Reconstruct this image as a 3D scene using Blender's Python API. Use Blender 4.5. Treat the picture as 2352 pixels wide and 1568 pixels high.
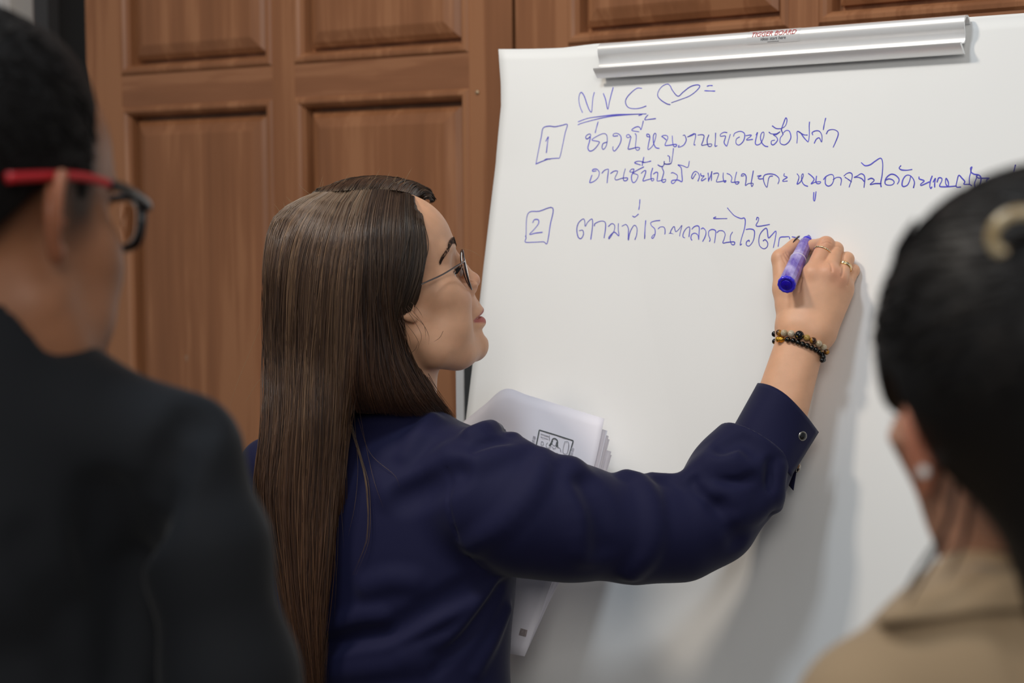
import bpy, bmesh, math, random
import numpy as np
from mathutils import Vector, Matrix

for _o in list(bpy.data.objects):
    bpy.data.objects.remove(_o)
SC = bpy.context.scene
COL = SC.collection
rng = np.random.default_rng(7)
random.seed(7)

# ------------------------------------------------------------------ camera
FPX = 70.0 / 36.0 * 2352.0            # focal length in photograph pixels
CAM = np.array([0.0, 0.0, 1.55])
PITCH = math.atan(284.0 / FPX)
ROLL = math.radians(0.5)
_r0 = np.array([1.0, 0, 0]); _f0 = np.array([0, math.cos(PITCH), -math.sin(PITCH)])
_u0 = np.array([0, math.sin(PITCH), math.cos(PITCH)])
RIGHT = math.cos(ROLL) * _r0 - math.sin(ROLL) * _u0
UP = math.cos(ROLL) * _u0 + math.sin(ROLL) * _r0
FWD = _f0
cam_data = bpy.data.cameras.new('camera')
cam = bpy.data.objects.new('camera', cam_data)
COL.objects.link(cam)
cam.matrix_world = Matrix(((RIGHT[0], UP[0], -FWD[0], CAM[0]), (RIGHT[1], UP[1], -FWD[1], CAM[1]),
                           (RIGHT[2], UP[2], -FWD[2], CAM[2]), (0, 0, 0, 1)))
cam_data.lens = 70.0
cam_data.sensor_width = 36.0
cam_data.clip_start = 0.05
cam_data.dof.use_dof = True
cam_data.dof.focus_distance = 2.36
cam_data.dof.aperture_fstop = 4.5
cam_data.dof.aperture_blades = 0
SC.camera = cam

# ------------------------------------------------------------------ world, lamps, exposure
world = bpy.data.worlds.new('room_light')
SC.world = world
world.use_nodes = True
_bg = world.node_tree.nodes['Background']
_bg.inputs[0].default_value = (0.86, 0.93, 1.0, 1)
_bg.inputs[1].default_value = 0.30

def area(name, loc, target, size, power, color):
    l = bpy.data.lights.new(name, 'AREA')
    l.shape = 'SQUARE'; l.size = size; l.energy = power; l.color = color
    o = bpy.data.objects.new(name, l); COL.objects.link(o)
    o.location = loc
    d = Vector(target) - Vector(loc)
    o.rotation_euler = d.to_track_quat('-Z', 'Y').to_euler()
    return o
area('ceiling_or_fill_lamp', (-1.15, 1.75, 3.2), (0.2, 2.4, 1.2), 0.30, 34, (1.0, 0.87, 0.72))
area('ceiling_or_fill_lamp', (-0.55, 1.35, 3.2), (0.2, 2.4, 1.2), 0.35, 20, (0.80, 0.90, 1.0))
area('ceiling_or_fill_lamp', (0.75, 0.55, 3.2), (0.2, 2.4, 1.3), 0.9, 7, (1.0, 0.95, 0.88))
area('ceiling_or_fill_lamp', (-0.2, -2.3, 2.95), (0.25, 2.4, 1.1), 1.5, 76, (1.0, 0.95, 0.89))  # frontal fill lamp added behind the camera to lift the shade under the arm
SC.view_settings.view_transform = 'Standard'
SC.view_settings.look = 'None'
SC.view_settings.exposure = -0.62
SC.view_settings.gamma = 1.0
SC.view_settings.use_curve_mapping = False

# ------------------------------------------------------------------ geometry helpers
def W(px, py, D):
    """World point that lies at depth D metres on the sight line measured in the photograph."""
    return CAM + D * (FWD + (px - 1176.0) / FPX * RIGHT - (py - 784.0) / FPX * UP)

def Wn(a):
    a = np.asarray(a, float)
    return CAM + a[:, 2:3] * (FWD + (a[:, 0:1] - 1176.0) / FPX * RIGHT - (a[:, 1:2] - 784.0) / FPX * UP)

def mpp(D):
    return D / FPX

class Plane:
    def __init__(s, p0, u, v):
        s.p0 = np.array(p0, float); s.u = np.array(u, float); s.v = np.array(v, float)
        s.n = np.cross(s.u, s.v); s.n /= np.linalg.norm(s.n)
    def hit(s, px, py):
        d = W(px, py, 1.0) - CAM
        t = np.dot(s.p0 - CAM, s.n) / np.dot(d, s.n)
        q = CAM + d * t - s.p0
        return np.dot(q, s.u), np.dot(q, s.v)
    def at(s, a, b, h=0.0):
        return s.p0 + s.u * a + s.v * b + s.n * h

def catmull(pts, n=6, closed=False):
    P = np.asarray(pts, float)
    if len(P) < 3:
        t = np.linspace(0, 1, n + 1)[:, None]
        return P[0] * (1 - t) + P[-1] * t
    if closed:
        Q = np.vstack([P[-1:], P, P[:2]])
    else:
        Q = np.vstack([2 * P[0] - P[1], P, 2 * P[-1] - P[-2]])
    out = []
    for i in range(1, len(Q) - 2):
        a, b, c, d = Q[i - 1], Q[i], Q[i + 1], Q[i + 2]
        for k in range(n):
            t = k / n
            out.append(.5 * ((2 * b) + (c - a) * t + (2 * a - 5 * b + 4 * c - d) * t * t + (3 * b - a - 3 * c + d) * t ** 3))
    if not closed:
        out.append(Q[-2])
    return np.array(out)

def resample(P, n):
    P = np.asarray(P, float)
    L = np.r_[0, np.cumsum(np.linalg.norm(np.diff(P, axis=0), axis=1))]
    t = np.linspace(0, L[-1], n)
    return np.stack([np.interp(t, L, P[:, k]) for k in range(P.shape[1])], 1)

# ------------------------------------------------------------------ object helpers
def mesh_np(name, verts, faces, mat=None, parent=None, smooth=True):
    me = bpy.data.meshes.new(name)
    verts = np.asarray(verts, np.float32)
    if isinstance(faces, np.ndarray):
        k = faces.shape[1]; nf = len(faces)
        me.vertices.add(len(verts)); me.vertices.foreach_set('co', verts.ravel())
        me.loops.add(nf * k); me.loops.foreach_set('vertex_index', faces.astype(np.int32).ravel())
        me.polygons.add(nf)
        me.polygons.foreach_set('loop_start', np.arange(0, nf * k, k, dtype=np.int32))
        me.update(calc_edges=True)
    else:
        me.from_pydata([tuple(v) for v in verts.tolist()], [], [tuple(f) for f in faces])
        me.update()
    me.validate()
    me.polygons.foreach_set('use_smooth', np.full(len(me.polygons), smooth, dtype=bool))
    return link(name, me, mat, parent)

def link(name, me, mat=None, parent=None):
    o = bpy.data.objects.new(name, me)
    COL.objects.link(o)
    if mat is not None:
        me.materials.append(mat)
    if parent is not None:
        o.parent = parent
        o.matrix_parent_inverse = parent.matrix_basis.inverted()
    return o

def from_bm(name, bm, mat=None, parent=None, smooth=True):
    me = bpy.data.meshes.new(name)
    bmesh.ops.recalc_face_normals(bm, faces=bm.faces)
    bm.to_mesh(me); bm.free()
    me.polygons.foreach_set('use_smooth', np.full(len(me.polygons), smooth, dtype=bool))
    return link(name, me, mat, parent)

def tag(o, label, cat, group=None, kind=None):
    o['label'] = label; o['category'] = cat
    if group: o['group'] = group
    if kind: o['kind'] = kind
    return o

def struct(o, label=None):
    o['kind'] = 'structure'
    if label: o['label'] = label
    return o

def empty(name, loc, label, cat, group=None):
    o = bpy.data.objects.new(name, None); COL.objects.link(o)
    o.location = tuple(loc); o.empty_display_size = 0.02
    return tag(o, label, cat, group)

class MB:
    """Collects verts / faces of one mesh."""
    def __init__(s): s.v = []; s.f = []
    def add(s, v, f):
        b = len(s.v); s.v += [tuple(map(float, p)) for p in v]; s.f += [tuple(b + i for i in q) for q in f]
    def box(s, o, ax, ay, az):
        """box from corner o along three edge vectors"""
        o, ax, ay, az = [np.asarray(q, float) for q in (o, ax, ay, az)]
        v = [o, o + ax, o + ax + ay, o + ay, o + az, o + ax + az, o + ax + ay + az, o + ay + az]
        s.add(v, [(0, 3, 2, 1), (4, 5, 6, 7), (0, 1, 5, 4), (1, 2, 6, 5), (2, 3, 7, 6), (3, 0, 4, 7)])
    def grid(s, G, closed_u=False, closed_v=False):
        """G[nu][nv][3]"""
        G = np.asarray(G, float); nu, nv = G.shape[:2]
        f = []
        for i in range(nu if closed_u else nu - 1):
            for j in range(nv if closed_v else nv - 1):
                a = i * nv + j; b = ((i + 1) % nu) * nv + j
                c = ((i + 1) % nu) * nv + (j + 1) % nv; d = i * nv + (j + 1) % nv
                f.append((a, b, c, d))
        s.add(G.reshape(-1, 3), f)
    def tube(s, P, r, n=8, cap=True, closed=False, flat=1.0, up=None):
        P = np.asarray(P, float); m = len(P)
        r = np.broadcast_to(np.asarray(r, float), (m,))
        if closed:
            T = np.roll(P, -1, 0) - np.roll(P, 1, 0)
        else:
            T = np.gradient(P, axis=0)
        T /= np.linalg.norm(T, axis=1)[:, None] + 1e-12
        ref = np.array([0, 0, 1.0]) if up is None else np.asarray(up, float)
        if abs(np.dot(T[0], ref)) > .93 and up is None: ref = np.array([1.0, 0, 0])
        A = np.cross(T[0], ref); A /= np.linalg.norm(A)
        rings = []
        for i in range(m):
            A = A - T[i] * np.dot(A, T[i]); A /= np.linalg.norm(A) + 1e-12
            B = np.cross(T[i], A)
            th = np.linspace(0, 2 * math.pi, n, endpoint=False)
            rings.append(P[i] + r[i] * (np.cos(th)[:, None] * A + flat * np.sin(th)[:, None] * B))
        base = len(s.v)
        s.grid(np.array(rings), closed_u=closed, closed_v=True)
        if cap and not closed:
            s.f.append(tuple(base + k for k in range(n))[::-1])
            s.f.append(tuple(base + (m - 1) * n + k for k in range(n)))
    def sphere(s, c, r, nu=12, nv=8, ax=None):
        c = np.asarray(c, float)
        r = np.broadcast_to(np.asarray(r, float), (3,))
        A = np.eye(3) if ax is None else np.asarray(ax, float)
        v = []; f = []
        for j in range(1, nv):
            ph = math.pi * j / nv
            for i in range(nu):
                th = 2 * math.pi * i / nu
                q = np.array([math.sin(ph) * math.cos(th), math.sin(ph) * math.sin(th), math.cos(ph)]) * r
                v.append(c + q @ A)
        v.append(c + np.array([0, 0, r[2]]) @ A); v.append(c - np.array([0, 0, r[2]]) @ A)
        t = len(v) - 2
        for j in range(nv - 2):
            for i in range(nu):
                a = j * nu + i; b = j * nu + (i + 1) % nu
                f.append((a, a + nu, b + nu, b))
        for i in range(nu):
            f.append((t, i, (i + 1) % nu))
            f.append((t + 1, (nv - 2) * nu + (i + 1) % nu, (nv - 2) * nu + i))
        s.add(v, f)
    def lathe(s, o, axis, prof, n=24):
        """prof: list of (distance along axis, radius)"""
        o = np.asarray(o, float); axis = np.asarray(axis, float) / np.linalg.norm(axis)
        ref = np.array([0, 0, 1.0]) if abs(axis[2]) < .9 else np.array([1.0, 0, 0])
        A = np.cross(axis, ref); A /= np.linalg.norm(A); B = np.cross(axis, A)
        th = np.linspace(0, 2 * math.pi, n, endpoint=False)
        ring = np.cos(th)[:, None] * A + np.sin(th)[:, None] * B
        G = [o + axis * d + ring * max(r, 1e-5) for d, r in prof]
        b = len(s.v)
        s.grid(np.array(G), closed_v=True)
        s.f.append(tuple(b + k for k in range(n))[::-1])
        s.f.append(tuple(b + (len(prof) - 1) * n + k for k in range(n)))
    def build(s, name, mat=None, parent=None, smooth=True):
        o = mesh_np(name, s.v, s.f, mat, parent, smooth)
        bm = bmesh.new(); bm.from_mesh(o.data)
        bmesh.ops.recalc_face_normals(bm, faces=bm.faces)
        bm.to_mesh(o.data); bm.free()
        return o

def bevel(o, w=.002, seg=2):
    m = o.modifiers.new('bevel', 'BEVEL'); m.width = w; m.segments = seg; m.limit_method = 'ANGLE'
    return o

# ------------------------------------------------------------------ signed distance modelling
def V3(a): return np.asarray(a, np.float32)
def smin(a, b, k):
    h = np.clip(.5 + .5 * (b - a) / k, 0, 1)
    return b * (1 - h) + a * h - k * h * (1 - h)
def smax(a, b, k): return -smin(-a, -b, k)
def rcone(P, a, b, r1, r2):
    a = V3(a); b = V3(b); ba = b - a; pa = P - a
    t = np.clip(pa @ ba / max(float(ba @ ba), 1e-12), 0, 1)
    return np.linalg.norm(pa - t[:, None] * ba, axis=1) - (r1 + (r2 - r1) * t)
def ball(P, c, r): return np.linalg.norm(P - V3(c), axis=1) - r
def ell(P, c, r, R=None):
    q = P - V3(c)
    if R is not None: q = q @ V3(R).T
    r = V3(r)
    k0 = np.linalg.norm(q / r, axis=1); k1 = np.linalg.norm(q / (r * r), axis=1)
    return k0 * (k0 - 1) / np.maximum(k1, 1e-9)
def chain(P, pts, rad, k=None):
    d = None
    for i in range(len(pts) - 1):
        e = rcone(P, pts[i], pts[i + 1], rad[i], rad[i + 1])
        d = e if d is None else (np.minimum(d, e) if k is None else smin(d, e, k))
    return d

def evalc(f, P, n=400000):
    return np.concatenate([f(P[i:i + n]) for i in range(0, len(P), n)]) if len(P) else np.zeros(0, np.float32)

def surface(f, lo, hi, h, newton=2):
    """Zero set of f in the box lo..hi as verts, quads (surface nets on a narrow band)."""
    lo = np.asarray(lo, float); hi = np.asarray(hi, float); B = 4
    n = (np.ceil((hi - lo) / h / B).astype(int)) * B
    nb = n // B
    ax = [lo[k] + (np.arange(nb[k]) * B + (B - 1) / 2) * h for k in range(3)]
    C = np.stack(np.meshgrid(*ax, indexing='ij'), -1).reshape(-1, 3).astype(np.float32)
    dc = evalc(f, C).reshape(nb)
    near = np.abs(dc) < B * h * 1.9
    val = np.repeat(np.repeat(np.repeat(dc, B, 0), B, 1), B, 2).astype(np.float32)
    msk = np.repeat(np.repeat(np.repeat(near, B, 0), B, 1), B, 2)
    I = np.argwhere(msk)
    val[msk] = evalc(f, (lo + I * h).astype(np.float32))
    ins = val < 0
    c = [(i, j, k) for i in (0, 1) for j in (0, 1) for k in (0, 1)]
    sl = lambda a, o: a[o[0]:n[0] - 1 + o[0], o[1]:n[1] - 1 + o[1], o[2]:n[2] - 1 + o[2]]
    cnt = sum(sl(ins, o).astype(np.int8) for o in c)
    act = (cnt > 0) & (cnt < 8)
    A = np.argwhere(act)
    idx = -np.ones(act.shape, np.int64); idx[act] = np.arange(len(A))
    acc = np.zeros((len(A), 3)); num = np.zeros(len(A))
    for o in c:
        for d in range(3):
            if o[d]: continue
            q = list(o); q[d] = 1
            a = val[A[:, 0] + o[0], A[:, 1] + o[1], A[:, 2] + o[2]]
            b = val[A[:, 0] + q[0], A[:, 1] + q[1], A[:, 2] + q[2]]
            m = (a < 0) != (b < 0)
            t = np.where(m, a / np.where(m, a - b, 1), 0)
            p = np.array(o, float)[None].repeat(len(A), 0); p[:, d] = t
            acc[m] += p[m]; num[m] += 1
    V = lo + (A + acc / num[:, None]) * h
    F = []
    for d in range(3):
        e1, e2 = (d + 1) % 3, (d + 2) % 3
        s0 = [slice(0, n[k]) for k in range(3)]
        a0 = list(s0); a1 = list(s0)
        a0[d] = slice(0, n[d] - 1); a1[d] = slice(1, n[d])
        for k in (e1, e2):
            a0[k] = slice(1, n[k] - 1); a1[k] = slice(1, n[k] - 1)
        x = ins[tuple(a0)]; y = ins[tuple(a1)]
        for flip, m in ((0, x & ~y), (1, ~x & y)):
            E = np.argwhere(m)
            if not len(E): continue
            E[:, e1] += 1; E[:, e2] += 1
            def cell(i, j):
                q = E.copy(); q[:, e1] -= i; q[:, e2] -= j
                return idx[q[:, 0], q[:, 1], q[:, 2]]
            Q = np.stack([cell(1, 1), cell(0, 1), cell(0, 0), cell(1, 0)], 1)
            F.append(Q if flip == 0 else Q[:, ::-1])
    F = np.concatenate(F)
    F = F[(F >= 0).all(1)]
    for _ in range(newton):
        p = V.astype(np.float32); e = h * .5
        v0 = evalc(f, p)
        g = np.stack([evalc(f, p + V3(np.eye(3)[k] * e)) - evalc(f, p - V3(np.eye(3)[k] * e)) for k in range(3)], 1) / (2 * e)
        gn = np.maximum((g * g).sum(1), .25)
        step = np.clip(v0 / gn, -h, h)
        V = V - .8 * step[:, None] * g
    return V, F

def sdf_obj(name, f, lo, hi, h, mat, parent=None):
    V, F = surface(f, lo, hi, h)
    return mesh_np(name, V, F, mat, parent)

def hit_surface(f, px, py, d0=0.5, d1=4.0):
    """first point of f's surface on the sight lines (px, py arrays)"""
    px = np.atleast_1d(np.asarray(px, float)); py = np.atleast_1d(np.asarray(py, float))
    dirs = FWD + (px[:, None] - 1176.0) / FPX * RIGHT - (py[:, None] - 784.0) / FPX * UP
    t = np.full(len(px), d0)
    for _ in range(140):
        P = (CAM + dirs * t[:, None]).astype(np.float32)
        d = f(P)
        t = np.where(t < d1, t + np.clip(d, -.02, .2) * .8, t)
    return CAM + dirs * t[:, None], t

# ------------------------------------------------------------------ materials
def srgb(r, g, b):
    def c(x):
        x /= 255.0
        return x / 12.92 if x <= .04045 else ((x + .055) / 1.055) ** 2.4
    return (c(r), c(g), c(b), 1.0)

def mat(name, col, rough=.5, metal=0.0, spec=.5, sss=0.0, sss_r=(1, .35, .2), sheen=0.0, coat=0.0, trans=0.0, noise=None, bump=None, aniso=0.0):
    """noise=(scale, amount, stretch xyz): brightness mottling; bump=(scale, strength, stretch)"""
    m = bpy.data.materials.new(name); m.use_nodes = True
    nt = m.node_tree; b = nt.nodes['Principled BSDF']
    b.inputs['Base Color'].default_value = col if len(col) == 4 else (*col, 1)
    b.inputs['Roughness'].default_value = rough
    b.inputs['Metallic'].default_value = metal
    b.inputs['Specular IOR Level'].default_value = spec
    if sss:
        b.inputs['Subsurface Weight'].default_value = sss
        b.inputs['Subsurface Radius'].default_value = sss_r
        b.inputs['Subsurface Scale'].default_value = .006
    if sheen:
        b.inputs['Sheen Weight'].default_value = sheen
        b.inputs['Sheen Roughness'].default_value = .4
    if coat: b.inputs['Coat Weight'].default_value = coat
    if trans: b.inputs['Transmission Weight'].default_value = trans
    if aniso: b.inputs['Anisotropic'].default_value = aniso
    def tex(scale, st):
        co = nt.nodes.new('ShaderNodeTexCoord'); mp = nt.nodes.new('ShaderNodeMapping')
        mp.inputs['Scale'].default_value = st
        nt.links.new(co.outputs['Object'], mp.inputs[0])
        n = nt.nodes.new('ShaderNodeTexNoise'); n.inputs['Scale'].default_value = scale
        n.inputs['Detail'].default_value = 5
        nt.links.new(mp.outputs[0], n.inputs['Vector'])
        return n
    if noise:
        n = tex(noise[0], noise[2] if len(noise) > 2 else (1, 1, 1))
        mr = nt.nodes.new('ShaderNodeMapRange')
        mr.inputs['From Min'].default_value = .3; mr.inputs['From Max'].default_value = .7
        mr.inputs['To Min'].default_value = 1 - noise[1]; mr.inputs['To Max'].default_value = 1 + noise[1]
        nt.links.new(n.outputs['Fac'], mr.inputs['Value'])
        mx = nt.nodes.new('ShaderNodeMix'); mx.data_type = 'RGBA'; mx.blend_type = 'MULTIPLY'
        mx.inputs['Factor'].default_value = 1
        mx.inputs[6].default_value = col if len(col) == 4 else (*col, 1)
        nt.links.new(mr.outputs[0], mx.inputs[7])
        nt.links.new(mx.outputs[2], b.inputs['Base Color'])
    if bump:
        n = tex(bump[0], bump[2] if len(bump) > 2 else (1, 1, 1))
        bp = nt.nodes.new('ShaderNodeBump'); bp.inputs['Strength'].default_value = bump[1]
        bp.inputs['Distance'].default_value = .002
        nt.links.new(n.outputs['Fac'], bp.inputs['Height'])
        nt.links.new(bp.outputs[0], b.inputs['Normal'])
    return m

def wood(name, dark, mid, light, along='z'):
    m = bpy.data.materials.new(name); m.use_nodes = True
    nt = m.node_tree; b = nt.nodes['Principled BSDF']
    co = nt.nodes.new('ShaderNodeTexCoord')
    def noise(scale, st, det=6, dist=0.0):
        mp = nt.nodes.new('ShaderNodeMapping'); mp.inputs['Scale'].default_value = st
        nt.links.new(co.outputs['Object'], mp.inputs[0])
        n = nt.nodes.new('ShaderNodeTexNoise'); n.inputs['Scale'].default_value = scale
        n.inputs['Detail'].default_value = det; n.inputs['Distortion'].default_value = dist
        nt.links.new(mp.outputs[0], n.inputs['Vector']); return n
    z = (.5, .5, .03) if along == 'z' else (.03, .03, .5)
    n1 = noise(34, z, 6, .4); n2 = noise(240, (z[0], z[1], z[2] * .6), 4); n3 = noise(3, (1, 1, .5) if along == 'z' else (.5, .5, 1), 3)
    a1 = nt.nodes.new('ShaderNodeMath'); a1.operation = 'MULTIPLY_ADD'
    nt.links.new(n2.outputs['Fac'], a1.inputs[0]); a1.inputs[1].default_value = .35; nt.links.new(n1.outputs['Fac'], a1.inputs[2])
    a2 = nt.nodes.new('ShaderNodeMath'); a2.operation = 'MULTIPLY_ADD'
    nt.links.new(n3.outputs['Fac'], a2.inputs[0]); a2.inputs[1].default_value = .5; nt.links.new(a1.outputs[0], a2.inputs[2])
    r = nt.nodes.new('ShaderNodeValToRGB')
    r.color_ramp.elements[0].position = .62; r.color_ramp.elements[0].color = dark
    r.color_ramp.elements[1].position = 1.22; r.color_ramp.elements[1].color = light
    e = r.color_ramp.elements.new(.92); e.color = mid
    nt.links.new(a2.outputs[0], r.inputs[0])
    nt.links.new(r.outputs[0], b.inputs['Base Color'])
    b.inputs['Roughness'].default_value = .42
    b.inputs['Specular IOR Level'].default_value = .45
    bp = nt.nodes.new('ShaderNodeBump'); bp.inputs['Strength'].default_value = .08; bp.inputs['Distance'].default_value = .002
    nt.links.new(a1.outputs[0], bp.inputs['Height']); nt.links.new(bp.outputs[0], b.inputs['Normal'])
    return m

M = {}
M['wood'] = wood('door_wood', srgb(125, 81, 52), srgb(142, 94, 62), srgb(157, 108, 74))
M['wood_h'] = wood('door_wood_rails', srgb(124, 81, 53), srgb(140, 93, 63), srgb(154, 106, 74), 'x')
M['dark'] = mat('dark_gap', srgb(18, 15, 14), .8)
M['floor'] = mat('floor_tile', srgb(120, 105, 90), .5, noise=(6, .1))
M['plaster'] = mat('plaster', srgb(205, 200, 190), .8, noise=(20, .03))
M['paper'] = mat('chart_paper', srgb(236, 237, 236), .62, noise=(4, .012), spec=.3)
M['paper2'] = mat('copy_paper', srgb(243, 241, 250), .7, spec=.3)
M['board'] = mat('white_board', srgb(225, 226, 226), .3)
M['alu'] = mat('brushed_aluminium', srgb(244, 244, 244), .36, .5, bump=(60, .12, (.02, .02, 1)))
M['alu_dark'] = mat('dark_rail', srgb(52, 54, 56), .5)
M['ink'] = mat('marker_ink', srgb(94, 92, 204), .6, spec=.2, noise=(30, .22))
# ------------------------------------------------------------------ the setting
TH = math.radians(35)
def vplane(px, D, th):
    return Plane(W(px, 500, D), (math.cos(th), -math.sin(th), 0), (0, 0, 1))
PW = vplane(1180, 3.22, TH)                       # doors left of the seam
PW2 = Plane(PW.at(*PW.hit(1180, 500)), (math.cos(math.radians(40)), -math.sin(math.radians(40)), 0), (0, 0, 1))

def quad_slab(pl, a0, a1, b0, b1, h0, h1):
    m = MB(); m.box(pl.at(a0, b0, h0), pl.u * (a1 - a0), pl.v * (b1 - b0), pl.n * (h1 - h0)); return m

def sx(pl, px, py=300): return pl.hit(px, py)[0]
def sz(pl, px, py): return pl.hit(px, py)[1]

def raised_panel(pl, a0, a1, b0, b1, parent):
    """moulded frame, groove and raised field: nested rectangles (inset, height)"""
    w = .034 * min(1.0, (a1 - a0) / .3)
    prof = [(0, -.022), (0, .0005), (.004, .0045), (.010, .0050), (.0145, .001), (.0185, -.006), (.0195, -.0270),
            (.0262, -.0270), (.0270, -.0160), (.036, -.0090), (.050, -.0035), (.054, -.0022)]
    m = MB(); rings = []
    for i, h in prof:
        rings.append([pl.at(a0 + i, b0 + i, h), pl.at(a1 - i, b0 + i, h), pl.at(a1 - i, b1 - i, h), pl.at(a0 + i, b1 - i, h)])
    m.grid(np.array(rings), closed_v=True)
    n = len(m.v); m.f.append((n - 4, n - 3, n - 2, n - 1))
    o = m.build('door_panel', M['wood'], parent, smooth=False)
    struct(o)
    return o

def door_leaf(name, pl, a0, a1, z0, z1, cols, rows, label):
    """frame of stiles and rails around raised panels. cols: [(a0,a1)], rows: [(b0,b1)] bottom to top"""
    t = .038
    m = MB()
    ed = [a0] + [x for c in cols for x in c] + [a1]
    for i in range(0, len(ed), 2):
        m.box(pl.at(ed[i], z0, -t), pl.u * (ed[i + 1] - ed[i]), pl.v * (z1 - z0), pl.n * t)
    o = m.build(name, M['wood'], None, smooth=False)
    struct(o, label)
    r = MB()
    rz = [z0] + [x for q in rows for x in q] + [z1]
    for c in cols:
        for i in range(0, len(rz), 2):
            r.box(pl.at(c[0], rz[i], -t), pl.u * (c[1] - c[0]), pl.v * (rz[i + 1] - rz[i]), pl.n * (t - .0004))
    struct(r.build('rail', M['wood_h'], o, smooth=False))
    bk = MB(); bk.box(pl.at(a0 + .01, z0, -t), pl.u * (a1 - a0 - .02), pl.v * (z1 - z0), pl.n * .008)
    struct(bk.build('back_board', M['wood'], o, smooth=False))
    for c in cols:
        for q in rows:
            raised_panel(pl, c[0], c[1], q[0], q[1], o)
    return o

Z0, Z1 = -PW.p0[2], 2.75 - PW.p0[2]
c1 = (sx(PW, 282), sx(PW, 628)); c2 = (sx(PW, 679), sx(PW, 1079))
zu = .5 * (sz(PW, 455, 167) + sz(PW, 878, 129)); zl = .5 * (sz(PW, 455, 240) + sz(PW, 880, 211))
dA = sx(PW, 202); dB = sx(PW, 1178)
door1 = door_leaf('door_1', PW, dA, dB, Z0, Z1, [c1, c2], [(Z0 + .2, zl - 1.0), (zl - .90, zl), (zu, zu + .62), (zu + .7, Z1 - .12)],
                  'brown wooden panelled door behind the woman with long hair')
k1 = (sx(PW2, 1305, 100), sx(PW2, 1812, 60)); k2 = (sx(PW2, 1880, 50), sx(PW2, 1880, 50) + (k1[1] - k1[0]))
zu2 = sz(PW2, 1560, 84)
e0 = sx(PW2, 1182, 60)
door2 = door_leaf('door_2', PW2, e0 + .002, k2[1] + .08, Z0, Z1, [k1, k2], [(Z0 + .2, zu2 - 1.1), (zu2 - 1.02, zu2 - .06), (zu2, zu2 + .62), (zu2 + .68, Z1 - .05)],
                  'brown wooden panelled door behind the top of the flip chart')
# small pale screw head on the stile of the left door
m = MB(); a, b = PW.hit(1097, 212)
m.lathe(PW.at(a, b, 0), PW.n, [(0, .0035), (.002, .0033), (.003, .002), (.0032, .0001)], 14)
m.build('screw', mat('screw_steel', srgb(190, 170, 140), .35, .8), door1)
# scuffs on the left door: small pale chips of lacquer
for (qx, qy, r) in ((427, 822, .0048), (243, 706, .004)):
    m = MB(); a, b = PW.hit(qx, qy); ring = []
    th = np.linspace(0, 2 * math.pi, 14, endpoint=False)
    rr = r * (1 + .25 * np.sin(3 * th + qx))
    h = -.0018 if qx > 300 else .0006
    m.add([PW.at(a + rr[i] * .75 * math.cos(th[i]), b + rr[i] * 1.25 * math.sin(th[i]), h) for i in range(14)], [tuple(range(14))])
    m.build('scuff_mark', mat('scuff', srgb(150, 116, 92), .7), door1)

# behind and left of the door: dark gap, wall, bright window
PB = Plane(PW.at(0, 0, -.30), PW.u, PW.v)
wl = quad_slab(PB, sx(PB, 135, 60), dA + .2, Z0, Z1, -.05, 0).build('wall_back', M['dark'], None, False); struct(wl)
wl2 = MB(); wl2.box(PW2.at(e0 - .3, Z0, -.40), PW2.u * 2.2, PW2.v * (Z1 - Z0), PW2.n * .05)
struct(wl2.build('wall_right', M['plaster'], None, False))
a_end = sx(PB, 135, 60)
jam = quad_slab(PB, sx(PB, 101, 40), a_end, Z0, Z1, -.05, .03).build('trim_1', mat('grey_jamb', srgb(64, 62, 62), .6), None, False); struct(jam)
win = quad_slab(PB, sx(PB, 101, 40) - .012, sx(PB, 101, 40), Z0, Z1, -.04, .02).build('trim_2', mat('warm_edge', srgb(150, 96, 70), .6), None, False); struct(win)
wn = quad_slab(PB, -2.6, sx(PB, 101, 40) - .012, Z0 + .9, Z1, -.04, -.02).build('window_1', mat('frosted_pane', srgb(176, 170, 164), .5), None, False); struct(wn, 'pale window at the edge beyond the man')
wf = quad_slab(PB, sx(PB, 6, 10) - .05, sx(PB, 6, 10), Z0 + .9, Z1, -.02, .004).build('window_frame', mat('window_bar', srgb(225, 223, 222), .5), wn, False); struct(wf)
wd = quad_slab(PB, -2.6, sx(PB, 101, 40) - .012, Z0, Z0 + .9, -.04, .0).build('wall_left', M['plaster'], None, False); struct(wd)
fl = MB(); fl.box((-3.5, -1.0, -.05), (7, 0, 0), (0, 7, 0), (0, 0, .05))
struct(fl.build('floor', M['floor'], None, False))
# ------------------------------------------------------------------ flip chart easel, pad and writing
TB = math.radians(35); LEAN = math.radians(13)
_nh = np.array([-math.sin(TB), -math.cos(TB), 0])
BU = np.array([math.cos(TB), -math.sin(TB), 0])
BV = np.array([0, 0, 1.0]) * math.cos(LEAN) - _nh * math.sin(LEAN)
PB0 = Plane(W(1850, 550, 2.43), BU, BV)
if np.dot(PB0.n, FWD) > 0: PB0.n = -PB0.n
BN = PB0.n

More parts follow.
